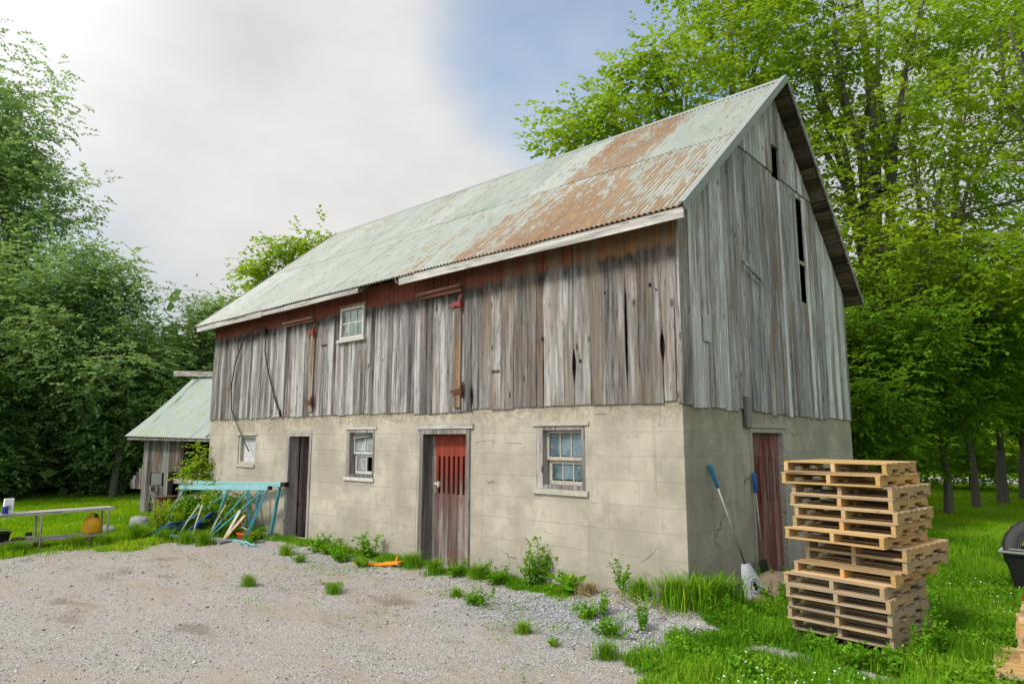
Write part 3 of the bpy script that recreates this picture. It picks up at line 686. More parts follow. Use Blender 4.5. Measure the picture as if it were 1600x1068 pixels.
# window 2: double sash, one lower pane broken out
a, b, c, d = OP['win2']
m = MB(); frame_rect(m, a + .004, b - .004, c + .03, d - .004, .05, .00, .20, True, .09); w2 = m.build('window', WOOD_GREY, barn)
zm = (c + d) / 2 + .02
m = MB(); frame_rect(m, a + .096, b - .056, zm - .02, d - .056, .04, .09, .125, True); sh = m.build('sash', FRAMEW, w2)
panes(a + .136, b - .096, zm + .02, d - .096, 2, 1, .022, .107, [GLASSW, GLASSW], w2, FRAMEW)
m = MB(); frame_rect(m, a + .096, b - .056, c + .082, zm - .021, .05, .13, .165, True); m.build('sash', FRAMEW, w2)
panes(a + .146, b - .106, c + .132, zm - .071, 2, 1, .022, .147, [GLASSW], w2, FRAMEW, skip=((1, 0),))
m = MB(); m.bar((a + .12, .06, d - .15), (b - .06, .07, d - .075), .02, .05); m.build('loose_slat', WOOD_GREYX, w2)
m = MB(); m.box(a - .03, b + .02, -.03, .12, c - .03, c + .028); m.build('sill', FRAMEW, w2)
m = MB(); m.box(a - .05, b + .05, -.016, .02, d + .002, d + .045); m.build('lintel_trim', FRAMEG, w2)
# window 3: three panes over three
a, b, c, d = OP['win3']
m = MB(); frame_rect(m, a + .004, b - .004, c + .04, d - .004, .05, .00, .20, True, .10); w3 = m.build('window', WOOD_GREY, barn)
zm = (c + d) / 2 + .0
m = MB(); frame_rect(m, a + .106, b - .056, zm - .02, d - .056, .045, .09, .125, True); m.build('sash', FRAMEC, w3)
panes(a + .151, b - .101, zm + .025, d - .101, 3, 1, .018, .107, [GLASS], w3, FRAMEC)
m = MB(); frame_rect(m, a + .120, b - .056, c + .092, zm - .021, .05, .13, .165, True); m.build('sash', FRAMEC, w3)
panes(a + .170, b - .106, c + .15, zm - .071, 3, 1, .018, .147, [GLASS], w3, FRAMEC)
m = MB(); m.box(a - .05, b + .05, -.035, .10, c - .03, c + .038); m.build('sill', FRAMEC, w3)
m = MB(); m.box(a - .06, b + .07, -.022, .02, d + .002, d + .055); m.build('lintel_trim', FRAMEC, w3)
# upper window in the boards
a, b, c, d = uw
m = MB(); frame_rect(m, a + .004, b - .004, c + .004, d - .004, .05, -.055, .03, True); w4 = m.build('window', FRAMEW, barn)
panes(a + .054, b - .054, c + .054, d - .054, 3, 2, .022, -.015, [GLASSG], w4, FRAMEW)
m = MB(); m.box(a - .06, b + .06, -.085, -.002, c - .05, c + .002); m.build('sill', FRAMEG, w4)
m = MB(); m.box(a - .03, b + .03, -.05, -.032, d + .004, d + .05); m.build('lintel_trim', WOOD_REDX, w4)
# door 1: open leaf
a, b, c, d = OP['door1']
m = MB(); frame_rect(m, a + .004, b - .004, -.34, d - .004, .06, -.02, .22, False, .075); m.build('door_frame', WOOD_GREY, barn)
leaf = MB(); ang = R(38); hx, hy = b - .075, .245; ux, uy = -math.cos(ang), math.sin(ang); k = 0
for i in range(5):
    p0 = .16 * i + .003; p1 = .16 * (i + 1) - .003
    q = [(hx + ux * t_ + uy * s_, hy + uy * t_ - ux * s_) for t_, s_ in ((p0, 0), (p1, 0), (p1, .03), (p0, .03))]
    leaf.hexa([(x_, y_, -.26) for x_, y_ in q] + [(x_, y_, 1.68) for x_, y_ in q])
leaf.build('door', WOOD_DOORD, barn)
leaf = MB(); hx = a + .085                                     # second leaf, folded back against the left jamb
for i in range(2): leaf.box(hx + .002, hx + .03, .242 + .13 * i, .37 + .13 * i, -.26, 1.69)
leaf.build('door', WOOD_GREY, barn)
m = MB(); m.box(a - .02, b + .06, -.22, .24, -.42, -.265); m.build('door_step', CONC_SILL, barn)
# door 2: slatted red door
def slat_door(u0, u1, z0, z1, sz0, sz1, put, n, gap, topred):
    mb = MB(); w = (u1 - u0) / n
    for i in range(n):
        p0, p1 = u0 + i * w + .002, u0 + (i + 1) * w - .002; r_ = random.random(); dz = random.uniform(0, .03)
        for (q0, q1, sh_) in ((z0 - dz + .03, sz0, 0), (sz1, z1, 0), (sz0, sz1, gap)):
            mb.hexa([put(p0 + sh_, 0, q0), put(p1 - sh_, 0, q0), put(p1 - sh_, .03, q0), put(p0 + sh_, .03, q0), put(p0 + sh_, 0, q1), put(p1 - sh_, 0, q1), put(p1 - sh_, .03, q1), put(p0 + sh_, .03, q1)], r_, .6)
    return mb
a, b, c, d = OP['door2']
m = MB(); frame_rect(m, a + .004, b - .004, -.36, d - .004, .075, -.022, .22, False, .085); m.build('door_frame', WOOD_GREY, barn)
m = MB(); m.box(a - .06, b + .07, -.035, -.002, d + .002, d + .07); m.build('lintel_trim', WOOD_GREYX, barn)
dm = slat_door(a + .20, b - .082, -.30, 1.71, .80, 1.38, lambda u, dd, z: (u, .15 + dd, z), 8, .022, 1)
d2 = dm.build('door', WOOD_DOOR, barn)
m = MB(); m.box(a + .20, b - .085, .183, .21, .66, .78); m.box(a + .20, b - .085, .183, .21, 1.42, 1.56); m.box(a + .20, b - .085, .183, .21, -.1, .05); m.build('ledge', WOOD_DOOR, d2)
m = MB(); m.box(a + .20, a + .34, .135, .149, .93, .965); m.box(a + .30, a + .335, .11, .148, .90, .985); m.build('latch', FRAMEG, d2)
m = MB(); m.box(a + .088, a + .192, .19, .215, -.32, 1.70); m.build('jamb_board', WOOD_GREY, barn)
m = MB(); m.box(a - .02, b + .06, -.16, .24, -.44, -.325); m.build('door_step', CONC_SILL, barn)
# gable door
m = MB()
for (q0, q1) in ((1.926, 1.985), (3.155, 3.214)): m.box(-.20, .015, q0, q1, -.36, 1.796)
m.box(-.20, .015, 1.985, 3.155, 1.735, 1.796); m.build('door_frame', FRAMEC, barn)
m = MB(); m.box(.002, .03, 1.90, 3.32, 1.802, 1.85); m.build('lintel_trim', FRAMEC, barn)
dg = slat_door(1.99, 3.15, -.30, 1.73, .75, 1.40, lambda u, dd, z: (-.07 - dd, u, z), 9, .018, 1).build('door', WOOD_DOORG, barn)
m = MB(); m.box(-.135, -.103, 1.99, 3.15, 1.42, 1.56); m.box(-.135, -.103, 1.99, 3.15, .55, .7); m.build('ledge', WOOD_DOORG, dg)
# fittings on the boards
def track(x0, x1, z, tilt=0.0):
    m = MB(); m.hexa([(x0, -.13, z - .03), (x1, -.13, z + tilt - .03), (x1, -.031, z + tilt - .03), (x0, -.031, z - .03), (x0, -.13, z), (x1, -.13, z + tilt), (x1, -.031, z + .05 + tilt), (x0, -.031, z + .05)], .6, .4)
    m.box(x0 + .03, x1 - .02, -.075, -.031, z - .085, z - .034); m.build('track_hood', WOOD_REDX, barn)
track(-8.85, -7.78, 4.01, .0); track(-4.66, -3.62, 4.0, .02)
for xs, z0, z1 in ((-7.80, 2.16, 3.70), (-3.72, 2.12, 3.66)):
    m = MB(); ragged(m, xs - .075, xs + .065, lambda u: z0, lambda u: z1, lambda u, d_, z: (u, d_ - .033, z), .6, .9, 10, .004); m.build('door_stile', WOOD_STILE, barn)
for xs, z in ((-7.80, 3.72), (-3.70, 3.74), (-7.76, 2.36), (-3.66, 2.38)):
    m = MB(); m.box(xs + .045, xs + .085, -.085, -.062, z - .12, z + .13)
    m.add([(xs - .20, -.085, z - .03), (xs + .044, -.085, z - .055), (xs + .044, -.085, z + .035), (xs - .20, -.085, z + .0), (xs - .20, -.066, z - .03), (xs + .044, -.066, z - .055), (xs + .044, -.066, z + .035), (xs - .20, -.066, z + .0)],
          [(0, 1, 2, 3), (7, 6, 5, 4), (0, 4, 5, 1), (3, 2, 6, 7), (0, 3, 7, 4)])
    m.tube([(xs + .065, -.10, z - .08), (xs + .065, -.10, z + .08)], .018, 8); m.build('hinge', REDIRON if z > 3 else RUST, barn)
m = MB(); m.box(-7.52, -7.34, -.05, -.034, 3.42, 3.44); m.build('handle_bar', RUST, barn)
m = MB(); m.box(-3.02, -2.86, -.05, -.034, 2.62, 2.64); m.build('handle_bar', RUST, barn)
m = MB(); m.tube([(.04, 1.92, 4.16), (.10, 1.94, 4.06), (.12, 2.0, 4.02), (.10, 2.30, 3.96), (.08, 2.62, 3.90)], [.018, .024, .026, .022, .016], 8); m.build('iron_hook', WOOD_GREYY, barn)
m = MB(); m.box(.036, .055, .55, .73, 2.85, 3.20); m.build('patch_plate', GREYPANEL, barn)
m = MB(); ragged(m, 1.70, 1.90, lambda u: 1.80, lambda u: 2.22, lambda u, d_, z: (.032 - d_, u, z), .4, .3, 6, .006); m.build('hanging_plank', WOOD_GREY, barn)
m = MB(); m.box(-.01, .022, 4.405, 4.715, 4.62, 4.68); m.build('slit_batten', WOOD_GREYY, barn)
m = MB()
for xk, zk, rk in ((-2.06, 3.02, .022), (-1.42, 2.66, .018), (-1.02, 3.52, .014), (-.36, 3.52, .02), (-.28, 3.45, .012), (-4.35, 3.1, .012), (-5.6, 3.0, .012)):
    m.lathe((xk, -.034, zk), [(rk, 0), (rk * .6, .002)], 9, axis='y', sy=1.4)
m.build('knot_hole', DARK, barn)
m = MB(); m.lathe((-9.66, -.06, 3.92), [(.03, -.06), (.05, -.04), (.05, 0), (.028, .01), (.05, .02), (.05, .06), (.02, .08)], 10); m.build('insulator', BLACKPL, barn)
m = MB()
def crack(pts, w):
    out = []
    for (xa, za), (xb, zb) in zip(pts, pts[1:]):
        for k in range(5): f = k / 5; out.append((xa + (xb - xa) * f + random.uniform(-.010, .010), za + (zb - za) * f + random.uniform(-.010, .010)))
    out.append(pts[-1]); n = len(out); vs = []
    for i, (x_, z_) in enumerate(out):
        dx, dz = out[min(i + 1, n - 1)][0] - out[max(i - 1, 0)][0], out[min(i + 1, n - 1)][1] - out[max(i - 1, 0)][1]; q = max(1e-4, math.hypot(dx, dz))
        h = w * .65 * random.uniform(.2, 1.0) * (1 if 0 < i < n - 1 else .15); vs += [(x_ - dz / q * h, -.0015, z_ + dx / q * h), (x_ + dz / q * h, -.0015, z_ - dx / q * h)]
    m.add(vs, [(2 * i, 2 * i + 1, 2 * i + 3, 2 * i + 2) for i in range(n - 1)])
for pts, w in (([(-3.42, 2.08), (-3.47, 1.95), (-3.40, 1.82)], .007), ([(-3.36, 1.60), (-3.1, 1.63), (-2.95, 1.60)], .006), ([(-2.8, 1.58), (-2.55, 1.60), (-2.45, 1.57)], .005), ([(-9.0, 2.07), (-9.03, 1.93), (-8.95, 1.84)], .006),
               ([(-8.92, 1.80), (-8.3, 1.79), (-7.62, 1.80)], .005), ([(-7.0, 1.95), (-6.7, 1.93), (-6.45, 1.97)], .004), ([(-2.6, 1.96), (-2.48, 1.92), (-2.30, 1.95)], .003),
               ([(-1.25, 1.96), (-1.0, 1.97), (-.95, 2.06)], .006), ([(-1.02, .34), (-1.0, .13), (-1.12, .10)], .005), ([(-.64, .18), (-.46, .30), (-.38, .40)], .005), ([(-4.68, -.2), (-4.70, .5), (-4.66, 1.1), (-4.69, 1.75)], .006), ([(-2.08, .44), (-1.9, .39), (-1.72, .37)], .004),
               ([(-3.33, 1.72), (-3.36, 1.3)], .004), ([(-5.5, 1.98), (-5.2, 1.93), (-5.05, 1.97)], .004), ([(-6.2, -.1), (-5.9, .02), (-5.5, 0)], .003)): crack(pts, w)
m.build('wall_crack', plain('open_crack', (0.055, 0.042, 0.032), .95), barn)
cable = MB(); cable.tube([(-9.70, -.07, 4.03), (-9.95, -.16, 4.00), (-10.46, -.12, 3.88), (-10.85, -.10, 3.35), (-11.00, -.09, 2.85), (-10.95, -.08, 2.30), (-10.66, -.07, 1.95), (-10.35, -.06, 1.62), (-10.10, -.05, 1.38)], .013, 6)
tag(cable.build('hanging_cable', BLACKPL, None, True), 'black cable looping down the boards past the boarded-up window', 'cable', 'loose cables on the barn front')
cable = MB(); cable.tube([(-9.62, -.07, 3.96), (-9.58, -.09, 3.5), (-9.42, -.08, 3.05), (-9.15, -.07, 2.55), (-8.92, -.06, 2.18)], .016, 6)
cable.tube([(-8.94, -.06, 2.24), (-8.88, -.05, 2.10)], .028, 6)
tag(cable.build('hanging_cable', BLACKPL, None, True), 'short thick black cable ending just above the open dark doorway', 'cable', 'loose cables on the barn front')

# ------------------------------------------------------------------ shed behind the barn's far end
th = R(10); SU = Vector((math.cos(th), math.sin(th), 0)); SV = Vector((-math.sin(th), math.cos(th), 0)); SO = Vector((-15.6, -.12, 0))
def sp(u, v, z): p = SO + SU * u + SV * v; return (p.x, p.y, z)
shed = thing('shed', (-15.6, -.12, G0), 'sagging grey plank shed with pale tin roof behind the far end of the barn', 'shed')
m = MB(); u = 0.0
while u < 1.68:
    e = min(u + random.uniform(.12, .2), 1.68)
    segs = [(G0 + random.uniform(-.02, .04), 1.62)]
    if 1.12 < (u + e) / 2 < 1.62: segs = [(.80 + random.uniform(-.03, .03), 1.62)]
    if .42 < (u + e) / 2 < .92: segs = [(G0, .45), (.78, 1.62)]
    for q0, q1 in segs:
        ragged(m, u + .004, e - .004, lambda t: q0, lambda t: q1, lambda t, d_, z: sp(t, d_, z), random.random(), random.random(), 6, .008)
    u = e
u = -1.0
while u < 0:                                                    # low lean-to on the left
    e = min(u + random.uniform(.10, .18), 0)
    zt = .55 + .75 * (u + 1.0)
    ragged(m, u + .006, e - .02, lambda t: (.30 if u < -.45 else G0), lambda t: zt, lambda t, d_, z: sp(t, d_ + .25, z), random.random(), random.random(), 5, .012); u = e
m.build('plank_wall', WOOD_SHED, shed)
m = MB()
for (a_, b_) in (((0, 2.8), (4.2, 2.8)), ((0, .1), (0, 2.8)), ((4.2, .1), (4.2, 2.8))):
    p0, p1 = sp(*a_, 0), sp(*b_, 0); m.bar((p0[0], p0[1], .65), (p1[0], p1[1], .65), .05, 1.9)
m.build('back_wall', WOOD_SHED, shed)
m = MB(); p0, p1 = sp(0.1, .8, 0), sp(4.1, .8, 0); m.bar((p0[0], p0[1], .65), (p1[0], p1[1], .65), .03, 1.85); m.build('shed_dark_sheet', DARK, shed)  # near-black sheet added to stand for the shade inside the shed
for u_ in (.02, 1.10, 1.66, 3.55):
    m = MB(); m.bar(sp(u_, .05, G0), sp(u_, .05, 1.62), .12, .12, SV); m.build('post', WOOD_SHED, shed)
m = MB(); m.bar(sp(1.62, -.05, .60), sp(3.7, -.08, .56), .22, .11); m.build('fallen_beam', WOOD_GREYX, shed)
m = MB(); m.bar(sp(1.85, -.12, .20), sp(3.7, -.02, .36), .16, .10); m.build('fallen_beam', WOOD_GREYX, shed)
m = MB(); m.bar(sp(1.8, .25, .74), sp(3.6, .2, .86), .2, .05); m.build('fallen_beam', WOOD_GREYX, shed)
m = MB(); m.bar(sp(.44, -.02, .615), sp(.90, -.02, .615), .03, .30); m.build('window_panel', plain('dusty_dark_panel', (0.13, 0.13, 0.125), .6, dirt=(0.06, 0.055, 0.05)), shed)
m = MB(); m.bar(sp(.50, -.05, G0), sp(.58, -.045, .42), .02, .14, SV); m.bar(sp(.52, -.07, .40), sp(.86, -.065, -.2), .02, .09, SV); m.bar(sp(.84, -.05, .42), sp(.80, -.05, G0), .02, .12, SV); m.build('broken_board', WOOD_GREY, shed)
def shed_roof(v0, z0, v1, z1):
    m = MB(); nu = 240; us = np.linspace(-.5, 4.6, nu); ss = np.linspace(0, 1, 6); vs = []
    for s_ in ss:
        for uu in us:
            u2 = uu + (.28 * s_ if uu < 0 else 0)
            z = z0 + (z1 - z0) * s_ + .012 * math.sin(2 * math.pi * uu / .09) - .06 * math.sin(math.pi * s_) - .10 * (1 - s_) * max(0, uu + .5) / 5
            vs.append(sp(u2, v0 + (v1 - v0) * s_, z))
    m.add(vs, [(j * nu + i, j * nu + i + 1, (j + 1) * nu + i + 1, (j + 1) * nu + i) for j in range(5) for i in range(nu - 1)], .3, .28)
    return m
sr = NT('mossy_tin'); so = sr.obj(); xx_, yy_, zz_ = sr.xyz(so)
sv = sr.comb(xx_, sr.math('MULTIPLY', yy_, .2), sr.math('MULTIPLY', zz_, .2))
s1 = sr.noise(sv, 4, 6, .65); s2 = sr.noise(sv, 13, 5, .6)
sc_ = sr.mix(s1, (0.15, 0.205, 0.19), (0.33, 0.37, 0.36)); sc_ = sr.mix(sr.sm(s2, .46, .66, 0, .6), sc_, (0.24, 0.245, 0.075)); sc_ = sr.mix(sr.sm(s1, .60, .72, 0, .6), sc_, (0.16, 0.15, 0.11))
MOSSY = sr.pbr(sc_, .6, None, .1, .3)
shed_roof(-.30, 1.72, 1.35, 3.36).build('tin_roof_slope', MOSSY, shed, True)
shed_roof(3.0, 1.72, 1.36, 3.355).build('tin_roof_slope', MOSSY, shed, True)
m = MB()
for uu in np.arange(0.0, 4.3, .6): m.bar(sp(uu, -.26, 1.66), sp(uu, .1, 1.98), .06, .09, SU)
m.bar(sp(-.4, -.27, 1.65), sp(4.4, -.27, 1.58), .03, .05); m.build('rafter_tails', WOOD_SHED, shed)
m = MB(); m.bar(sp(-1.05, 1.36, 3.56), sp(1.6, 1.36, 3.40), .16, .15); m.build('ridge_beam', WOOD_GREYX, shed)

# ------------------------------------------------------------------ plank bench on tube legs
bench = thing('plank_bench', (-10.95, -3.4, G0), 'long grey plank bench with lower shelf on thin tube legs beside the lawn', 'bench')
m = MB(); ragged(m, -.20, .20, lambda u: -6.6, lambda u: -2.33, lambda u, d_, z: (-11.0 + u, z, .33 + d_ + .02), .7, .5, 12, .006, thick=.045); m.build('bench_top', WOOD_GREYY, bench)
m = MB(); ragged(m, -.17, .17, lambda u: -6.6, lambda u: -2.50, lambda u, d_, z: (-10.98 + u, z, -.14 + d_ + .02), .6, .5, 12, .006, thick=.045); m.build('shelf', WOOD_GREYY, bench)
for yy in (-2.44, -3.52, -4.75, -5.9):
    for xx in (-10.79, -11.17):
        m = MB(); m.tube([(xx, yy + (.03 if xx < -11 else 0), G0 - .03), (xx, yy, .29)], .02, 8); m.build('leg', STEELTUBE, bench)
    m = MB(); m.bar((-10.80, yy, -.19), (-11.16, yy, -.19), .035, .03); m.build('crosspiece', STEELTUBE, bench)
for yy in (-2.72, -3.68): m = MB(); m.box(-10.86, -10.82, yy - .03, yy + .03, G0 - .02, -.19); m.build('shelf_block', WOOD_GREY, bench)
can = thing('jerry_can', (-10.93, -2.66, -.12), 'yellow plastic jerry can standing on the bench shelf', 'fuel can')
m = MB(); m.lathe((-10.93, -2.66, -.12), [(.150, 0), (.165, .02), (.165, .17), (.150, .22), (.10, .28), (.05, .31)], 16, sx=.72, sy=1.0); m.build('can_body', YELLOW, can, True)
m = MB(); m.tube([(-10.93, -2.77, .12), (-10.93, -2.75, .20), (-10.93, -2.68, .24), (-10.93, -2.60, .22), (-10.93, -2.54, .10)], .02, 8); m.build('handle', YELLOW, can, True)
m = MB(); m.lathe((-10.90, -2.62, .17), [(.032, 0), (.034, .05), (.02, .07)], 10); m.build('cap', BLACKPL, can)
tub = thing('paint_tub', (-10.93, -4.05, -.12), 'black plastic tub with a flared rim at the left end of the bench shelf', 'tub')
m = MB(); m.lathe((-10.93, -4.05, -.12), [(.10, 0), (.125, .14), (.14, .145), (.14, .16), (.11, .16), (.09, .02)], 16); m.build('tub_body', BLACKPL, tub, True)
m = MB(); m.tube([(-10.93, -4.18, .03), (-10.93, -4.12, .09), (-10.93, -4.0, .10), (-10.93, -3.92, .03)], .008, 6); m.build('handle', STEELTUBE, tub)
m = MB(); m.lathe((-10.9, -3.82, -.12), [(.09, 0), (.11, .02), (.08, .045), (.03, .05)], 12); tag(m.build('tin_lid', RUST, None, True), 'rusty orange tin lid lying beside the black tub', 'lid')
cup = thing('paint_cup', (-10.92, -3.66, -.12), 'small white cup with dark smears on the bench shelf', 'cup')
m = MB(); m.lathe((-10.92, -3.66, -.12), [(.035, 0), (.048, .10), (.052, .105), (.044, .105), (.03, .01)], 12); m.build('cup_body', WHITEPL, cup, True)
m = MB(); m.lathe((-10.92, -3.66, -.12), [(.051, .06), (.0525, .105), (.053, .115), (.045, .116)], 12); m.build('rim', BLACKPL, cup)
bx = thing('carton', (-11.0, -3.98, 0.335), 'pale upright carton standing on the bench top at the photo edge', 'carton')
m = MB(); m.hexa([(-11.05, -4.06, 0.335), (-10.97, -4.06, 0.335), (-10.97, -3.92, 0.335), (-11.05, -3.92, 0.335), (-11.06, -4.05, .60), (-10.99, -4.05, .60), (-10.99, -3.91, .60), (-11.06, -3.91, .60)]); m.build('carton_body', WHITEPL, bx, bevel=.004)
m = MB(); m.box(-10.968, -10.966, -4.03, -3.95, .42, .49); m.build('printed_panel', GREYPANEL, bx)
m = MB(); m.lathe((-10.90, -4.05, 0.335), [(.04, 0), (.05, .02), (.045, .12), (.05, .125), (.05, .14), (.03, .14)], 12); tag(m.build('paint_jar', BLUE, None, True), 'dark blue jar in front of the pale carton on the bench', 'jar')

# ------------------------------------------------------------------ teal truss frames by the wall
def truss(name, label, TL, TR, BL, BR, diag, posts, tubew, toph, parts):
    t = thing(name, (TL[0] / 2 + TR[0] / 2, BL[1] / 2 + BR[1] / 2, G0), label, 'steel frame', 'teal steel frames leaning by the open doorway')
    TL, TR, BL, BR = map(Vector, (TL, TR, BL, BR)); T = lambda k: TL.lerp(TR, k); B = lambda k: BL.lerp(BR, k)
    m = MB(); m.bar(TL, TR, .085, toph); m.build('top_rail', TEALTOP, t, bevel=.006)
    m = MB(); m.bar(B(parts[0]), B(parts[1]), .05, .05); m.build('bottom_rail', TEALTOP, t)
    for a_, b_, w in diag:
        m = MB(); m.bar(T(a_) - Vector((0, 0, .03)), B(b_) + Vector((0, 0, .02)), w, w * .8); m.build('brace', TEAL, t)
    for a_, w in posts:
        m = MB(); m.bar(T(a_) - Vector((0, 0, .03)), B(a_), w, w * .8); m.build('post', TEAL, t)
    return t, T, B
t1, T_, B_ = truss('truss_frame', 'front teal steel frame with slanting braces leaning towards the wall', (-11.0, -1.05, .64), (-8.52, -.42, .71), (-10.95, -1.38, -.27), (-8.55, -.72, -.27),
      [(.985, .93, .06), (.95, .56, .036), (.80, .53, .036), (.60, .10, .03)], [(.56, .04), (.03, .035)], .05, .085, (.5, .98))
m = MB(); m.bar(T_(.985) + Vector((0, 0, 0)), T_(1.02), .07, .07); m.build('end_cap', BLACKPL, t1)
t2, T2_, B2_ = truss('truss_frame', 'rear teal steel frame standing upright close against the block wall', (-11.55, -.52, .68), (-8.50, -.12, .76), (-11.55, -.55, -.27), (-8.50, -.28, -.27),
      [(.30, .45, .05), (.62, .74, .05)], [(.96, .055), (.76, .045), (.12, .045)], .05, .085, (.86, 1.0))
m = MB(); m.bar(T2_(.985), T2_(1.03), .10, .09); m.build('end_cap', BLACKPL, t2)
m = MB(); m.tube([(-8.66, -.32, -.28), (-8.58, -.42, -.29), (-8.50, -.40, -.27), (-8.48, -.28, -.20)], .016, 8); m.build('foot_hook', TEALTOP, t2, True)
# blue folding chairs and sticks in front of the frames
def folded(name, label, o, yaw, tilt, s):
    t = thing(name, o, label, 'folding chair', 'blue folding chairs dumped under the teal frames')
    fx, fy = math.cos(yaw), math.sin(yaw)
    def P(a_, b_, h): return (o[0] + s * (fx * a_ - fy * b_ + math.sin(tilt) * h * fx), o[1] + s * (fy * a_ + fx * b_ + math.sin(tilt) * h * fy), o[2] + s * math.cos(tilt) * h)
    for b_ in (-.2, .2):
        m = MB(); m.tube([P(0, b_, 0), P(0, b_, .42), P(.05, b_, .86)], .016, 8); m.build('back_frame', BLUE, t, True)
        m = MB(); m.tube([P(.22, b_ * .9, .02), P(.06, b_ * .9, .40), P(-.05, b_ * .9, .58)], .016, 8); m.build('leg', BLUE, t, True)
    m = MB(); m.hexa([P(.0, -.19, .60), P(.0, .19, .60), P(.02, .19, .60), P(.02, -.19, .60), P(.05, -.19, .84), P(.05, .19, .84), P(.07, .19, .84), P(.07, -.19, .84)]); m.build('backrest', BLUE, t)
    m = MB(); m.hexa([P(.06, -.18, .12), P(.06, .18, .12), P(.085, .18, .12), P(.085, -.18, .12), P(.03, -.18, .48), P(.03, .18, .48), P(.055, .18, .48), P(.055, -.18, .48)]); m.build('seat', BLUE, t)
    return t
folded('folding_chair', 'dark blue folded chair leaning steeply among weeds under the teal frames', (-10.30, -1.12, -.27), R(25), R(52), .95)
folded('folding_chair', 'second blue folded chair lying low near the grey stone block', (-10.95, -1.52, -.25), R(20), R(66), .75)
m = MB(); m.box(-10.9, -10.3, -1.52, -1.32, -.29, -.245); tag(m.build('plastic_tray', BLUEPALE, None, bevel=.01), 'pale blue plastic tray on the ground below the folded chairs', 'tray')
def stick(label, p, q, w, mat, cat='stick'):
    m = MB(); m.tube([p, [(a_ + b_) / 2 + random.uniform(-.01, .01) for a_, b_ in zip(p, q)], q], [w, w * .95, w * .85], 7)
    return tag(m.build('stick', mat, None, True), label, cat, 'thin sticks propped against the teal frames')
OLDWHITE = plain('weathered_white', (0.42, 0.41, 0.38), .8, dirt=(0.22, 0.20, 0.17), scale=16)
STICKM = wood('pale_stick', (0.22, 0.16, 0.09), (0.42, 0.32, 0.19), (0.60, 0.50, 0.34), axis='z', knots=False)
stick('long thin pale stick at the left end of the teal frames', (-11.15, -1.42, -.27), (-10.85, -1.02, .62), .014, STICKM)
stick('pale stick crossing in front of the blue folded chair', (-10.35, -1.30, -.27), (-9.95, -1.10, .36), .016, OLDWHITE)
stick('short upright white stick right of the blue folded chair', (-9.95, -1.20, -.27), (-9.85, -1.08, .36), .018, OLDWHITE)
stick('slanting pale stick under the middle of the teal frames', (-9.55, -1.08, -.27), (-9.35, -.85, .38), .014, STICKM)
stick('tall thin white rod standing against the far end of the block wall', (-11.55, -.30, -.25), (-11.40, -.02, 1.05), .010, OLDWHITE)
m = MB(); m.bar((-9.20, -.92, -.27), (-8.98, -.74, .28), .07, .02, (0, -1, 0)); tag(m.build('lath', OLDWHITE, None), 'flat white lath propped between the teal braces', 'lath', 'white laths between the teal braces')
m = MB(); m.bar((-9.12, -.98, -.27), (-8.85, -.70, .20), .06, .02, (0, -1, 0)); tag(m.build('lath', STICKM, None), 'second paler wooden lath crossing behind the white one', 'lath', 'white laths between the teal braces')
m = MB(); m.bar((-10.95, -1.50, -.275), (-8.9, -1.02, -.265), .26, .035); tag(m.build('plank', WOOD_GREYX, None, bevel=.004), 'weathered plank lying on the ground along the teal frames', 'plank')
pan = thing('bucket', (-8.85, -.62, -.28), 'low red orange plastic bucket among weeds under the teal frames', 'bucket')
m = MB(); m.lathe((-8.85, -.62, -.28), [(.16, 0), (.20, .13), (.215, .135), (.215, .15), (.18, .15), (.14, .02)], 18); m.build('bucket_body', REDORANGE, pan, True)
m = MB(); m.tube([(-9.06, -.62, -.14), (-9.0, -.72, -.05), (-8.85, -.76, -.02), (-8.70, -.72, -.05), (-8.64, -.62, -.14)], .008, 6); m.build('handle', STEELTUBE, pan)
m = MB()
for i in range(7):
    a_ = i * .9; m.tube([(-8.55 + .12 * math.cos(a_), -.85 + .06 * math.sin(a_), -.285), (-8.40 + .2 * math.cos(a_ + .6), -.86 + .07 * math.sin(a_ + .6), -.255 + .02 * (i % 3)), (-8.30 + .22 * math.cos(a_ + 1.3), -.84 + .08 * math.sin(a_ + 1.3), -.285)], .014, 6)
tag(m.build('twine_bundle', TEALTOP, None, True), 'pale blue tangle of twine on the gravel before the open doorway', 'twine')

# things by the shed: barrel, blocks
bar = thing('barrel', (-12.75, -.62, G0), 'rusty open metal barrel standing before the shed door', 'barrel')
m = MB(); m.lathe((-12.75, -.62, G0), [(.22, 0), (.235, .01), (.228, .03), (.228, .20), (.240, .215), (.228, .23), (.228, .40), (.24, .415), (.228, .43), (.228, .60), (.238, .61), (.238, .63), (.21, .63), (.20, .05)], 22); m.build('barrel_body', RUST, bar, True)
m = MB(); m.lathe((-12.75, -.62, G0), [(.241, .605), (.247, .615), (.247, .635), (.236, .64)], 22); m.build('rim', RUST, bar, True)
def stone(name, label, c, sz, mat, cat, seed, grp=None):
    r2 = np.random.default_rng(seed); m = MB(); n = 14; prof = []
    vs = []; fs = []
    for j in range(9):
        ph = math.pi * j / 8
        for k in range(n):
            t = 2 * math.pi * k / n; e = .62
            f = lambda q: math.copysign(abs(q) ** e, q)
            s_ = 1 + r2.normal(0, .045)
            vs.append((c[0] + sz[0] * f(math.sin(ph)) * f(math.cos(t)) * s_, c[1] + sz[1] * f(math.sin(ph)) * f(math.sin(t)) * s_, c[2] + sz[2] * f(math.cos(ph)) * s_))
    for j in range(8):
        for k in range(n): fs.append((j * n + k, (j + 1) * n + k, (j + 1) * n + (k + 1) % n, j * n + (k + 1) % n))
    m.add(vs, fs); return tag(m.build(name, mat, None, True), label, cat, grp)
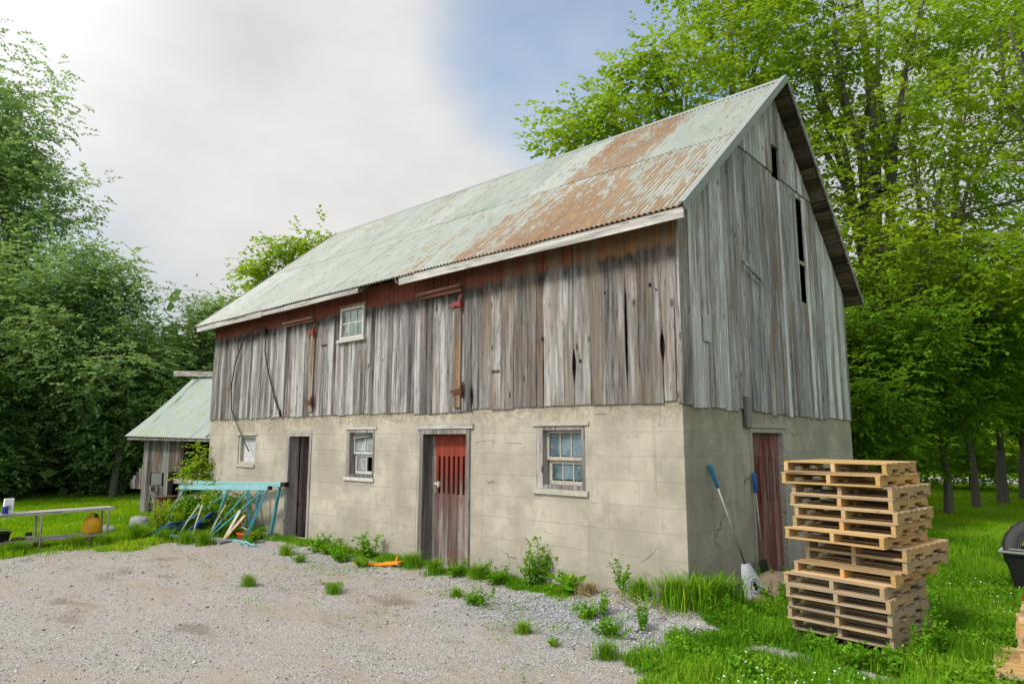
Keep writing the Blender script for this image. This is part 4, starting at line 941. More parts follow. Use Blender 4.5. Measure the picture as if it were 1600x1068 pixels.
stone('concrete_block', 'grey rounded concrete block in weeds left of the teal frames', (-12.2, -1.35, -.16), (.28, .18, .15), STONE, 'block', 3)
stone('concrete_block', 'flat dark stone slab in the grass behind the bench end', (-12.35, -2.05, -.24), (.40, .22, .08), STONE, 'stone', 4)
m = MB(); m.bar((-5.35, -.66, -.265), (-4.62, -.47, -.25), .10, .03); m.bar((-4.80, -.53, -.235), (-4.50, -.44, -.20), .14, .035); m.bar((-4.62, -.44, -.20), (-4.60, -.42, -.12), .05, .03)
tag(m.build('painted_plank', ORANGE, None, bevel=.004), 'broken orange painted board lying in weeds at the wall foot', 'board')

# ------------------------------------------------------------------ shovels at the gable wall
sh = thing('snow_scoop', (.36, .66, G0), 'grey plastic scoop shovel with blue grip leaning on the gable wall', 'shovel', 'shovels at the gable wall')
P0 = Vector((.035, .57, 1.34)); P1 = Vector((.30, .87, .15)); dd = (P1 - P0).normalized()
m = MB(); m.tube([P0 + dd * .28, P0.lerp(P1, .6), P1], .014, 8); m.build('shaft', STEELTUBE, sh, True)
m = MB(); m.tube([P0, P0 + dd * .02, P0 + dd * .05, P0 + dd * .26, P0 + dd * .29], [.018, .028, .026, .024, .016], 10); m.build('grip', GRIPBLUE, sh, True)
# blade: a trough that widens downwards, its open side towards the wall
side = Vector((.50, .85, .05)); side = (side - dd * side.dot(dd)).normalized(); nrm = side.cross(dd).normalized()
if nrm.x < 0: nrm = -nrm
bl = MB(); vs = []; nb, nc = 9, 9; BL = .50; B0 = P1 - dd * .04
def scoop(t, c):
    hw = .045 + .135 * t ** .7; a_ = (c - .5) * 2
    return B0 + dd * (BL * t) + side * (hw * a_) + nrm * (.06 * (1 - abs(a_) ** 2.5) + .02 * (1 - t) - .02)
for off in (0, .006):
    for i in range(nb):
        for k in range(nc): vs.append(scoop(i / (nb - 1), k / (nc - 1)) - nrm * off)
q = nb * nc; fs = [(i * nc + k, i * nc + k + 1, (i + 1) * nc + k + 1, (i + 1) * nc + k) for i in range(nb - 1) for k in range(nc - 1)]
fs += [tuple(q + j for j in f[::-1]) for f in fs]
bl.add(vs, fs); blade = bl.build('blade', SCOOP, sh, True)
em = MB()                                                        # round dark emblem with a slanting leaf-like mark
def emb(u, w): return scoop(.55 + u / BL, .5 + w / (2 * (.045 + .135 * .55 ** .7))) + nrm * .006
ring = [emb(.085 * math.cos(t), .062 * math.sin(t)) for t in np.linspace(0, 2 * math.pi, 25)]
em.tube(ring, .0028, 5)
leafp = [(-.055, -.012), (-.02, -.036), (.0, -.014), (.03, -.03), (.052, .006), (.02, .012), (.035, .034), (-.005, .03), (-.02, .012), (-.05, .022)]
em.add([emb(*p) for p in leafp] + [emb(0, 0)], [(10, i, (i + 1) % 10) for i in range(10)] + [(10, (i + 1) % 10, i) for i in range(10)])
em.build('emblem', BLACKPL, blade)
sh2 = thing('shovel', (.25, 2.2, G0), 'second shovel with a bright blue grip standing at the gable door jamb', 'shovel', 'shovels at the gable wall')
m = MB(); m.tube([(.045, 1.90, 1.20), (.045, 1.90, 1.17), (.05, 1.91, .95), (.05, 1.91, .93)], [.016, .028, .026, .014], 10); m.build('grip', GRIPBLUE2, sh2, True)
m = MB(); m.tube([(.052, 1.91, .94), (.10, 1.915, .05)], .013, 8); m.build('shaft', STEELTUBE, sh2, True)
m = MB(); m.hexa([(.09, 1.80, .06), (.10, 2.03, .06), (.11, 2.03, .06), (.10, 1.80, .06), (.13, 1.78, -.30), (.14, 2.05, -.30), (.15, 2.05, -.30), (.14, 1.78, -.30)]); m.build('blade', BLACKPL, sh2)
# earth heap at the gable door
hv = []; n = 22
for j in range(n + 1):
    for k in range(n + 1):
        a_, b_ = (j / n - .5) * 2, (k / n - .5) * 2; xx, yy = .42 + .42 * a_, 1.55 + .8 * b_
        z = hgt(xx, yy) - .03 + .30 * max(0, 1 - (a_ * a_ + b_ * b_)) ** .8 * (1 - .3 * a_) + random.uniform(-.012, .012); hv.append((xx, yy, float(z)))
m = MB(); m.add(hv, [(j * (n + 1) + k, (j + 1) * (n + 1) + k, (j + 1) * (n + 1) + k + 1, j * (n + 1) + k + 1) for j in range(n) for k in range(n)])
tag(m.build('earth_mound', EARTH, None, True), 'bare brown earth heap before the gable door', 'earth', kind='structure')

# ------------------------------------------------------------------ pallets
PT = .108
def pallet_parts(root, w, l, seed, bot=4, top=7):
    """near corner at local origin; deck boards run along -X (w), stringers along +Y (l)"""
    rs = random.Random(seed); bz = .015; sz = PT - 2 * bz
    for i, xc in enumerate((-.019, -w / 2, -w + .019)):
        m = MB(); x0, x1 = xc - .019, xc + .019; n0 = [(.17, .17 + .2), (l - .37, l - .17)]
        ys = [0, n0[0][0], n0[0][1], n0[1][0], n0[1][1], l]; r_ = rs.random()
        for q in range(5):
            nz_ = bz + (sz * .42 if q in (1, 3) else 0)
            m.box(x0, x1, ys[q], ys[q + 1], nz_, bz + sz, r_, 1.0)
        m.build('stringer', PALLET, root)
    def deck(n, z0, nm):
        bw = [rs.uniform(.075, .10) for _ in range(n)]; gap = (l - sum(bw)) / max(1, n - 1); y = 0
        for i in range(n):
            m = MB(); sk = rs.uniform(-.006, .006); dx = rs.uniform(-.006, .006); dz = rs.uniform(-.001, .001)
            m.hexa([(-w - .004 + dx, y - sk, z0 + dz), (.004 + dx, y + sk, z0), (.004 + dx, y + bw[i] + sk, z0), (-w - .004 + dx, y + bw[i] - sk, z0 + dz), (-w - .004 + dx, y - sk, z0 + bz - .0015), (.004 + dx, y + sk, z0 + bz - .0015), (.004 + dx, y + bw[i] + sk, z0 + bz - .0015), (-w - .004 + dx, y + bw[i] - sk, z0 + bz - .0015)], rs.random(), 0.0)
            m.build(nm, PALLET, root); y += bw[i] + gap
    deck(top, PT - bz + .001, 'deck_board'); deck(bot, .0005, 'bottom_board')
protos = []
OFF = [(.007, .038, .051), (-.045, -.006, -.012), (.039, .034, .012), (.039, .026, .014), (.069, .011, .023), (.046, .019, .005), (-.042, -.049, -.059), (.075, -.034, -.031),
       (.062, -.024, -.044), (.006, -.05, -.016), (-.068, -.053, -.032), (-.024, -.063, .014), (-.027, -.027, .022), (-.045, .003, .026), (-.045, .049, .005), (-.046, .127, .023)]
EXTRA = {7: .24, 8: .26, 9: .10, 12: .0, 15: .12}     # how far these reach out of the stack at the back
LAB = ['topmost pallet of the tall stack, its deck a bright closed tan surface', 'pallet second from the top of the tall stack, pushed out to the left', 'pale pallet third from the top of the tall stack',
       'pallet fourth from the top of the tall stack', 'pallet fifth from the top of the tall stack', 'pallet sixth from the top of the tall stack', 'pallet jutting out to the left, seventh from the top of the tall stack',
       'eighth pallet from the top of the tall stack, reaching out at the back', 'ninth pallet from the top of the tall stack, reaching out at the back', 'orange stained pallet tenth from the top of the tall stack',
       'weathered pallet right under the orange stained one', 'grey brown pallet twelfth from the top of the tall stack', 'weathered pallet fourth from the ground in the tall stack', 'weathered pallet third from the ground in the tall stack',
       'weathered pallet second from the ground in the tall stack', 'lowest pallet of the tall stack, sunk in weeds']
def make_pallet(seed, w, l, label, top=7):
    r_ = thing('pallet', (0, 0, 0), label, 'pallet', 'wooden pallets'); pallet_parts(r_, w, l, seed, 4, top); return r_
KINDS_ = [make_pallet(3, .938, .93, LAB[1], 7), make_pallet(8, .938, .95, LAB[2], 8)]
for i in range(16):
    dx, dy, da = OFF[i]
    if i == 0: o = make_pallet(21, .94, .92, LAB[0], 10)
    elif i == 1: o = KINDS_[0]
    elif i == 2: o = KINDS_[1]
    else: o = copy_tree(KINDS_[i % 2])
    o['label'] = LAB[i]; o['age'] = [.05, .0, .55, .25, .4, .2, .1, .35, .6, 0, .8, .7, .95, .7, .9, .95][i]
    a_ = -.143 + da; ex = EXTRA.get(i, 0)
    o.location = (2.131 + dx - math.sin(a_) * ex * .6, -.327 + dy + ex * .55, -.299 + PT * (15 - i)); o.rotation_euler = (random.uniform(-.004, .004), random.uniform(-.004, .004), a_ + random.uniform(-.02, .02))
    for ch in o.children: ch['age'] = o['age']
ORANGEP = PALLET.copy(); ORANGEP.name = 'orange_stained_wood'
for nd in ORANGEP.node_tree.nodes:
    if nd.type == 'MAP_RANGE' and abs(nd.inputs[1].default_value - .86) < 1e-4: nd.inputs[1].default_value = .05; nd.inputs[2].default_value = .25
PST = [o for o in COL.objects if o.get('label') == LAB[9]][0]
for ch in PST.children:
    ch.data = ch.data.copy(); ch.data.materials[0] = ORANGEP; ch['age'] = .0
PST['age'] = 0.0
LOWL = ['low pallet on the grass at the photo edge with broad flat boards', 'pallet lying on the flat one beside the lawn edge, lowest of the small pile', 'middle pallet of the small pile at the photo edge', 'top pallet of the small pile under the red crate']
for k, (px, py, pz, rz) in enumerate([(3.77, -.38, G0 + .015, R(7)), (3.90, .0, G0 + .015 + PT, R(3)), (3.89, .02, G0 + .015 + 2 * PT, R(5)), (3.91, .03, G0 + .015 + 3 * PT, R(3))]):
    o = copy_tree(KINDS_[(k + 1) % 2]); o['label'] = LOWL[k]; o.location = (px, py, pz); o.rotation_euler = (0, 0, rz); o['age'] = .12
    for ch in o.children: ch['age'] = .12
cr = thing('crate', (3.24, .55, G0 + .018 + 4 * PT), 'red plastic crate standing on the small pile of pallets', 'crate')
m = MB(); x0, x1, y0, y1, z0 = 2.99, 3.49, .35, .75, G0 + .018 + 4 * PT
m.box(x0, x1, y0, y1, z0, z0 + .02); m.box(x0, x0 + .02, y0, y1, z0 + .02, z0 + .13); m.box(x1 - .02, x1, y0, y1, z0 + .02, z0 + .13); m.box(x0 + .02, x1 - .02, y0, y0 + .02, z0 + .02, z0 + .13); m.box(x0 + .02, x1 - .02, y1 - .02, y1, z0 + .02, z0 + .13); m.build('crate_body', REDPL, cr)
m = MB(); m.box(x0 - .012, x1 + .012, y0 - .012, y0 + .022, z0 + .118, z0 + .142); m.box(x0 - .012, x1 + .012, y1 - .022, y1 + .012, z0 + .118, z0 + .142); m.box(x0 - .012, x0 + .022, y0 + .022, y1 - .022, z0 + .118, z0 + .142); m.box(x1 - .022, x1 + .012, y0 + .022, y1 - .022, z0 + .118, z0 + .142); m.build('rim', REDPL, cr)

# black bin with an old tyre on it
BX, BY = 2.92, 3.95
bn = thing('waste_bin', (BX, BY, G0), 'black plastic bin with pale rim rails and a white emblem', 'bin')
m = MB(); a_, b_ = .28, .38; z0, z1 = G0, .22
m.hexa([(BX - a_, BY - a_, z0), (BX + a_, BY - a_, z0), (BX + a_, BY + a_, z0), (BX - a_, BY + a_, z0), (BX - b_, BY - b_, z1), (BX + b_, BY - b_, z1), (BX + b_, BY + b_, z1), (BX - b_, BY + b_, z1)]); m.build('bin_body', BLACKPL, bn, bevel=.03)
m = MB(); e = b_ + .03
for p, q in (((-e, -e), (e, -e)), ((e, -e), (e, e)), ((e, e), (-e, e)), ((-e, e), (-e, -e))): m.tube([(BX + p[0], BY + p[1], z1 + .01), (BX + q[0], BY + q[1], z1 + .01)], .018, 8)
m.tube([(BX - e + .1, BY - e - .01, z1 + .05), (BX + e - .1, BY - e - .01, z1 + .05)], .012, 8)
m.build('rim_rail', FLASH, bn, True)
m = MB(); yq = BY - .345
m.tube([(BX - .10 + .05 * math.cos(t) * (1 if t < 4 else 1), yq - .012, .06 + .022 * math.sin(2 * t) + .03 * math.sin(t)) for t in np.linspace(0, 6.2, 22)], .009, 6)
m.tube([(BX - .02, yq - .012, .085), (BX + .05, yq - .012, .075), (BX + .10, yq - .012, .09)], .007, 6); m.build('emblem', WHITEPL, bn)
ty = thing('tyre', (BX + .1, BY, .32), 'worn black tyre lying tilted on top of the bin', 'tyre')
m = MB(); vs = []; NS, NRr = 48, 18; R0, r0 = .35, .10
tiltm = Matrix.Rotation(R(66), 3, 'X'); rotz = Matrix.Rotation(R(10), 3, 'Z')
for i in range(NS):
    t = 2 * math.pi * i / NS
    for k in range(NRr):
        p = 2 * math.pi * k / NRr; rr = R0 + r0 * math.copysign(abs(math.cos(p)) ** .7, math.cos(p)); zz = .10 * math.copysign(abs(math.sin(p)) ** .6, math.sin(p))
        if math.cos(p) > .8: rr -= .008 * (i % 2)
        v = rotz @ (tiltm @ Vector((rr * math.cos(t), rr * math.sin(t), zz))); vs.append((BX + .02 + v.x, BY + .0 + v.y, .20 + v.z))
fs = [(i * NRr + k, ((i + 1) % NS) * NRr + k, ((i + 1) % NS) * NRr + (k + 1) % NRr, i * NRr + (k + 1) % NRr) for i in range(NS) for k in range(NRr)]
m.add(vs, fs); m.build('tread_ring', BLACKRUB, ty, True)
m = MB()
for rr in (.255, .275):
    pts = [rotz @ (tiltm @ Vector((rr * math.cos(t), rr * math.sin(t), .085))) for t in np.linspace(0, 2 * math.pi, 41)]
    m.tube([(BX + .02 + v.x, BY + v.y, .20 + v.z) for v in pts], .012, 6)
m.build('bead', BLACKPL, ty, True)
# ------------------------------------------------------------------ trees and plants
def leaf_arrays(c, size, wid=.30, pm=-.2, ps=.5, roll=.7, r=rng):
    N = len(c); az = r.uniform(0, 2 * np.pi, N); p = r.normal(pm, ps, N)
    d = np.stack([np.cos(az) * np.cos(p), np.sin(az) * np.cos(p), np.sin(p)], -1)
    sd_ = np.stack([-np.sin(az), np.cos(az), np.zeros(N)], -1); n = np.cross(sd_, d)
    a = r.normal(0, roll, N)[:, None]; s2 = sd_ * np.cos(a) + n * np.sin(a); n2 = n * np.cos(a) - sd_ * np.sin(a)
    s = np.broadcast_to(size, (N,))[:, None] * r.uniform(.7, 1.25, (N, 1))
    V = np.stack([c, c + d * .42 * s + s2 * wid * s + n2 * .07 * s, c + d * s - n2 * .05 * s, c + d * .42 * s - s2 * wid * s + n2 * .07 * s], 1).reshape(-1, 3)
    return V, np.arange(4 * N).reshape(-1, 4)
def make_tree(name, label, base, trunk, r0, ell, nclump, nleaf, lsize, rc, leafm, group, limbs=4, seed=1, flat=.62, cat='tree', cut=None, wid=.30, dens=1.5):
    """trunk: points relative to base; ell: crown ellipsoids (centre, radii, weight) relative to base"""
    r = np.random.default_rng(seed); rr = random.Random(seed)
    root = thing(name, base, label, cat, group); b = Vector(base)
    m = MB(); tp = [b + Vector(t) for t in trunk]; nt = len(tp)
    m.tube([tp[0] - Vector((0, 0, .15))] + tp, [r0 * 1.35] + [r0 * (1 - .75 * i / (nt - 1)) for i in range(nt)], 10, .5)
    nodes = []                                                     # (point, radius)
    for i in range(nt - 1):
        for k in range(6):
            f = k / 6; nodes.append((tp[i].lerp(tp[i + 1], f), r0 * (1 - .75 * (i + f) / (nt - 1))))
    start = [n_ for n_ in nodes if n_[0].z > b.z + .25 * (tp[-1].z - b.z)]
    W_ = np.array([e[2] for e in ell], float); W_ /= W_.sum()
    for _ in range(limbs):
        e = ell[r.choice(len(ell), p=W_)]; dirv = r.normal(0, 1, 3); dirv /= np.linalg.norm(dirv); dirv[2] = abs(dirv[2]) * .8 + .1
        tgt = b + Vector(e[0]) + Vector(dirv * np.array(e[1]) * .62); st, sr_ = rr.choice(start[:max(3, int(len(start) * .6))])
        mid = st.lerp(tgt, .45) + Vector((r.normal(0, .25), r.normal(0, .25), .12 * (tgt - st).length))
        rad = sr_ * .62; pts = [st, st.lerp(mid, .5) + Vector(r.normal(0, .08, 3)), mid, mid.lerp(tgt, .5) + Vector(r.normal(0, .15, 3)), tgt]
        m.tube(pts, [rad, rad * .85, rad * .65, rad * .45, rad * .2], 7, .5)
        for i in range(4):
            for k in range(3): f = k / 3; nodes.append((pts[i].lerp(pts[i + 1], f), rad * (1 - .8 * (i + f) / 4)))
    cs = []; cnt = 0
    ph = r.uniform(0, 6.28, 8)
    while len(cs) < nclump and cnt < nclump * 20:
        cnt += 1
        e = ell[r.choice(len(ell), p=W_)]; dv = r.normal(0, 1, 3); dv /= np.linalg.norm(dv)
        lob = 1 + .17 * math.sin(3 * dv[0] + 4 * dv[2] + ph[0]) + .13 * math.sin(5 * dv[1] - 4 * dv[2] + ph[1]) + .10 * math.sin(9 * dv[0] + 7 * dv[1] + ph[2])
        c = np.array(e[0]) + dv * np.array(e[1]) * lob * r.uniform(.05, 1) ** (1 / 2.4)
        if cut is not None and not cut(c + np.array(base)): continue
        cs.append(c + np.array(base))
    cs = np.array(cs); order = np.argsort(np.linalg.norm(cs - np.array(tp[-1]), axis=1))
    P_ = np.array([n_[0] for n_ in nodes]); Q_ = [n_[1] for n_ in nodes]
    for i in order:
        c = cs[i]; dist = np.linalg.norm(P_ - c, axis=1) + np.where(P_[:, 2] > c[2] + .2, 2.5, 0); k = int(np.argmin(dist))
        p0 = Vector(P_[k]); p1 = Vector(c); rad = max(.008, min(Q_[k] * .55, .02 + .012 * (p1 - p0).length))
        q1 = p0.lerp(p1, .4) + Vector((r.normal(0, .1), r.normal(0, .1), .08)); q2 = p0.lerp(p1, .75) + Vector((0, 0, .05))
        m.tube([p0, q1, q2, p1], [rad, rad * .7, rad * .45, rad * .2], 5, .5, cap=False)
        P_ = np.vstack([P_, q1, q2]); Q_ += [rad * .7, rad * .45]
    m.build('trunk', BARK, root, True)
    # leaves sit in sprays: every twig carries leaves left and right of it
    per = 7; NT_ = max(1, int(nclump * nleaf * dens / per)); ci = r.integers(0, len(cs), NT_); base_r = r.uniform(0, 1, len(cs)); rcs = rc * r.uniform(.55, 1.4, len(cs))
    off = r.normal(0, .46, (NT_, 3)); ln_ = np.linalg.norm(off, axis=1, keepdims=True); off = off / np.maximum(ln_, .3) * np.minimum(ln_, 1.15)
    off[:, 2] *= flat; st_ = cs[ci] + off * rcs[ci][:, None]
    td = off / np.maximum(np.linalg.norm(off, axis=1, keepdims=True), .05) * .9 + r.normal(0, .55, (NT_, 3)); td[:, 2] = td[:, 2] * .45 - .12
    td /= np.linalg.norm(td, axis=1, keepdims=True); tl_ = r.uniform(2.2, 4.2, NT_)[:, None] * lsize
    up = np.array([0, 0, 1.0]); sdv = np.cross(td, up); sdv /= np.maximum(np.linalg.norm(sdv, axis=1, keepdims=True), 1e-3)
    C_, D_, RN = [], [], []
    tr = r.uniform(0, 1, NT_)
    for q in range(per):
        t_ = (q + .6) / per; sg = 1 if q % 2 else -1
        if q == per - 1: sg = 0
        C_.append(st_ + td * tl_ * t_ - up * (.10 * tl_ * t_ * t_)); D_.append(td * .75 + sdv * sg * .8 + r.normal(0, .22, (NT_, 3)) - up * .12)
        RN.append(np.clip(.5 * base_r[ci] + .3 * tr + .2 * r.uniform(0, 1, NT_), 0, 1))
    C_ = np.concatenate(C_); D_ = np.concatenate(D_); rn = np.concatenate(RN); D_ /= np.linalg.norm(D_, axis=1, keepdims=True)
    s2 = np.cross(D_, up + r.normal(0, .38, D_.shape)); s2 /= np.maximum(np.linalg.norm(s2, axis=1, keepdims=True), 1e-3); n2 = np.cross(s2, D_)
    sz_ = (lsize * r.uniform(.65, 1.2, len(C_)))[:, None]
    Vv = np.stack([C_, C_ + D_ * .42 * sz_ + s2 * wid * sz_ + n2 * .07 * sz_, C_ + D_ * sz_ - n2 * .06 * sz_, C_ + D_ * .42 * sz_ - s2 * wid * sz_ + n2 * .07 * sz_], 1).reshape(-1, 3)
    Ff = np.arange(len(Vv)).reshape(-1, 4)
    npmesh('crown', Vv, Ff, np.repeat(rn, 4), np.repeat(rn, 4), leafm, root)
    return root
def base_at(x, y): return (x, y, float(hgt(x, y)))
GL, GR, GP = 'trees at the left edge of the yard', 'tall trees behind the barn', 'park trees on the lawn'
# left edge
make_tree('ash_tree', 'tallest leafy tree at the left photo edge with a thin ragged top', base_at(-25.6, -.9), [(0, 0, 0), (.2, .1, 4), (-.8, -.5, 9), (-1.7, -1.1, 14)], .28,
          [((-1.9, -1.2, 13.6), (2.1, 2.1, 4.0), .28), ((-1.2, -1.0, 10.0), (2.9, 2.7, 3.0), .34), ((-.2, -.5, 6.2), (3.8, 3.3, 2.5), .52)], 380, 125, .165, .9, LEAF_LEFT, GL, 7, 31)
make_tree('ash_tree', 'broad mid height leafy tree right of the tallest left tree', base_at(-21.8, 1.2), [(0, 0, 0), (.1, .2, 3), (-.5, -.4, 6), (-.9, -.7, 7.6)], .13,
          [((-1.2, -1.0, 7.2), (1.9, 1.9, 1.8), .38), ((-.8, -.6, 4.7), (2.9, 2.7, 2.2), .8)], 250, 100, .155, .76, LEAF_LEFT, GL, 6, 32)
make_tree('bushy_tree', 'dense dark bushy tree behind the shed roof', base_at(-22.6, 4.6), [(0, 0, 0), (.1, 0, 3), (0, .1, 7.2)], .18,
          [((0, 0, 4.0), (1.9, 1.9, 3.5), .8), ((.2, .1, 6.3), (.9, .9, 1.5), .2)], 220, 130, .125, .6, LEAF_CEDAR, GL, 4, 33, flat=.9)
make_tree('bushy_tree', 'dark shrubby tree filling the shade left of the shed', base_at(-23.0, 1.9), [(0, 0, 0), (.2, .1, 2), (.1, .1, 5.0)], .15,
          [((0, 0, 2.7), (2.6, 2.2, 2.7), 1)], 210, 105, .15, .65, LEAF_CEDAR, GL, 4, 34, flat=.8)
make_tree('bushy_tree', 'dark undergrowth tree behind the plank bench', base_at(-24.4, -2.2), [(0, 0, 0), (.2, .1, 2), (.1, .1, 4.4)], .14,
          [((0, 0, 2.3), (2.8, 2.2, 2.5), 1)], 210, 105, .15, .65, LEAF_CEDAR, GL, 4, 35, flat=.8)
make_tree('bushy_tree', 'low dark tree at the far left end of the lawn', base_at(-22.5, -5.2), [(0, 0, 0), (-.1, .2, 2), (.1, .1, 6)], .16,
          [((0, 0, 3.4), (2.4, 2.4, 3.4), 1)], 200, 105, .15, .65, LEAF_CEDAR, GL, 4, 36, flat=.8)
make_tree('ash_sapling', 'small lime green ash beside the far eave of the barn', base_at(-15.6, 4.2), [(0, 0, 0), (.1, 0, 2.2), (0, .1, 5.3)], .07,
          [((0, 0, 4.9), (.85, .9, 1.0), 1)], 46, 60, .15, .45, LEAF_LIME, GL, 3, 37)
make_tree('walnut_tree', 'yellow green tree peeking over the far half of the barn ridge', base_at(-15.0, 5.6), [(0, 0, 0), (.1, 0, 4), (0, .1, 8.6)], .16,
          [((-.9, -2.5, 7.25), (.8, .7, .6), .3), ((.2, -1.8, 7.75), (1.0, .9, .6), .4), ((.9, -1.2, 8.1), (.9, .8, .5), .25), ((0, -.6, 6.6), (1.5, 1.4, 1.0), .4)], 80, 46, .16, .5, LEAF_LIME, GR, 5, 38)
# right: big maples behind the barn
make_tree('maple_tree', 'left one of the big maples, its low branch reaching over the barn ridge', base_at(-4.6, 12.0), [(0, 0, 0), (.1, .1, 4), (.4, .2, 9), (.5, .3, 16)], .30,
          [((2.3, -1.3, 13.6), (2.8, 2.6, 4.2), .62), ((-.95, -5.9, 9.75), (1.35, 1.0, .5), .09), ((.7, -4.5, 11.0), (1.2, 1.1, 1.2), .12), ((1.2, -1.5, 9.4), (3.0, 2.2, 1.6), .2)], 290, 60, .16, .74, LEAF_MAPLE, GR, 9, 41)
make_tree('maple_tree', 'biggest maple with several grey limbs right behind the gable', base_at(-.5, 12.3), [(0, 0, 0), (.1, .1, 3), (-.1, .2, 6), (.2, .2, 10), (.1, .1, 15)], .30,
          [((.2, 0, 11.8), (4.0, 3.6, 4.4), .62), ((.8, -.6, 6.8), (3.2, 2.8, 2.3), .38)], 250, 60, .155, .74, LEAF_MAPLE, GR, 12, 42)
make_tree('maple_tree', 'slender maple with a leaning double trunk right of the biggest one', base_at(-1.3, 17.8), [(0, 0, 0), (.3, .1, 3), (1.7, .2, 7), (2.6, .2, 14)], .24,
          [((2.7, 0, 12.5), (4.0, 3.6, 4.6), .6), ((2.5, .0, 7.2), (3.4, 3, 2.2), .4)], 210, 54, .16, .80, LEAF_MAPLE, GR, 10, 43)
make_tree('maple_tree', 'maple at the right photo edge hanging dark boughs over the lawn', base_at(4.2, 12.4), [(0, 0, 0), (-.1, .1, 3), (-.2, .2, 7), (-.4, .1, 12)], .26,
          [((-.4, 0, 10.5), (3.3, 3.4, 3.6), .6), ((-1.3, -.4, 5.6), (2.1, 2.4, 1.3), .3)], 200, 60, .15, .75, LEAF_MAPLE, GR, 9, 44)
make_tree('understory_tree', 'low dark leafy tree close behind the gable corner', base_at(-.9, 9.8), [(0, 0, 0), (.1, 0, 1.5), (.1, .1, 4.6)], .12,
          [((.1, 0, 2.6), (1.5, 1.5, 2.1), .7), ((.9, .5, 4.2), (1.4, 1.4, .9), .35)], 170, 110, .125, .6, LEAF_DARK, GR, 5, 45)
make_tree('understory_tree', 'dark leafy tree between the gable and the lawn trees', base_at(-.3, 12.9), [(0, 0, 0), (.1, 0, 1.5), (.1, .1, 5)], .13,
          [((.1, 0, 3.2), (1.7, 1.6, 2.0), .8), ((.9, .3, 4.9), (1.6, 1.4, .9), .35)], 160, 105, .13, .6, LEAF_DARK, GR, 5, 46)
# park trees on the lawn: trunks in view under dark crowns
PK = [(.38, 14.1, .125, 'nearest dark trunked lawn tree behind the pallet stack'), (.74, 16.1, .12, 'second lawn tree with a straight grey trunk'), (1.17, 18.2, .17, 'stout forked lawn tree third from the pallet stack'), (1.50, 20.5, .13, 'lawn tree at the right photo edge before the road')]
for i, (x_, y_, rt, lb) in enumerate(PK):
    make_tree('lawn_tree', lb, base_at(x_, y_), [(0, 0, 0), (.03, .02, 1.0), (.08 * (i - 1), .05, 2.0), (.2 * (i - 1), .1, 5)], rt,
              [((.1, 0, 4.2), (1.7, 1.8, 1.75), 1)], 100, 90, .14, .62, LEAF_DARK if i != 1 else LEAF_MAPLE, GP, 5, 51 + i)
for i, (x_, y_) in enumerate([(3.4, 24), (-4.6, 22), (5.2, 17)]):
    make_tree('lawn_tree', ['far lawn tree standing near the pale road', 'lawn tree hidden deep behind the maples', 'lawn tree just outside the right photo edge'][i], base_at(x_, y_), [(0, 0, 0), (.03, .02, 1.2), (.1, .05, 2.2), (.2, .1, 5)], .18,
              [((.1, 0, 4.6), (2.0, 2.0, 1.9), 1)], 100, 100, .2, .7, LEAF_MAPLE, GP, 5, 61 + i)
make_tree('spruce_shrub', 'low dark shrub on the lawn before the pale road', base_at(-.4, 24.5), [(0, 0, 0), (0, 0, 1), (0, 0, 2.6)], .08, [((0, 0, 1.3), (2.4, 1.5, 1.3), 1)], 90, 70, .13, .55, LEAF_DARK, GP, 3, 66, cat='shrub')
# far woods, one mass on each side
def woods(name, label, path, h, n, size, mat, seed):
    r = np.random.default_rng(seed); P = np.array(path, float); seg = r.integers(0, len(P) - 1, n); t = r.uniform(0, 1, n)
    p = P[seg] * (1 - t)[:, None] + P[seg + 1] * t[:, None]; q = p + r.normal(0, 2.2, (n, 2))
    s = q[:, 0] * .55 + q[:, 1] * .4
    hh = h * (.72 + .16 * np.sin(s) + .12 * np.sin(2.3 * s + 1)); z = hh * r.uniform(0, 1, n) ** .8
    cl = np.stack([q[:, 0], q[:, 1], z], -1); k = 22; c = np.repeat(cl, k, 0) + r.normal(0, .75, (n * k, 3)) * np.array([1, 1, .7])
    V, F = leaf_arrays(c, size, .36, r=r); rn = np.repeat(np.clip(np.repeat(r.uniform(0, 1, n), k) * .6 + r.uniform(0, .4, n * k), 0, 1), 4)
    return tag(npmesh(name, V, F, rn, rn, mat), label, 'woods', kind='stuff')
woods('far_woods', 'sunlit yellow green woods beyond the road on the right', [(-14, 42), (-2, 43), (8, 42), (20, 38)], 15, 5200, .55, LEAF_MAPLE, 71)
woods('left_woods', 'dark woods closing off the lawn behind the left trees', [(-32, -14), (-31, -4), (-29, 5), (-26, 12), (-20, 18)], 8.0, 4200, .45, LEAF_CEDAR, 72)

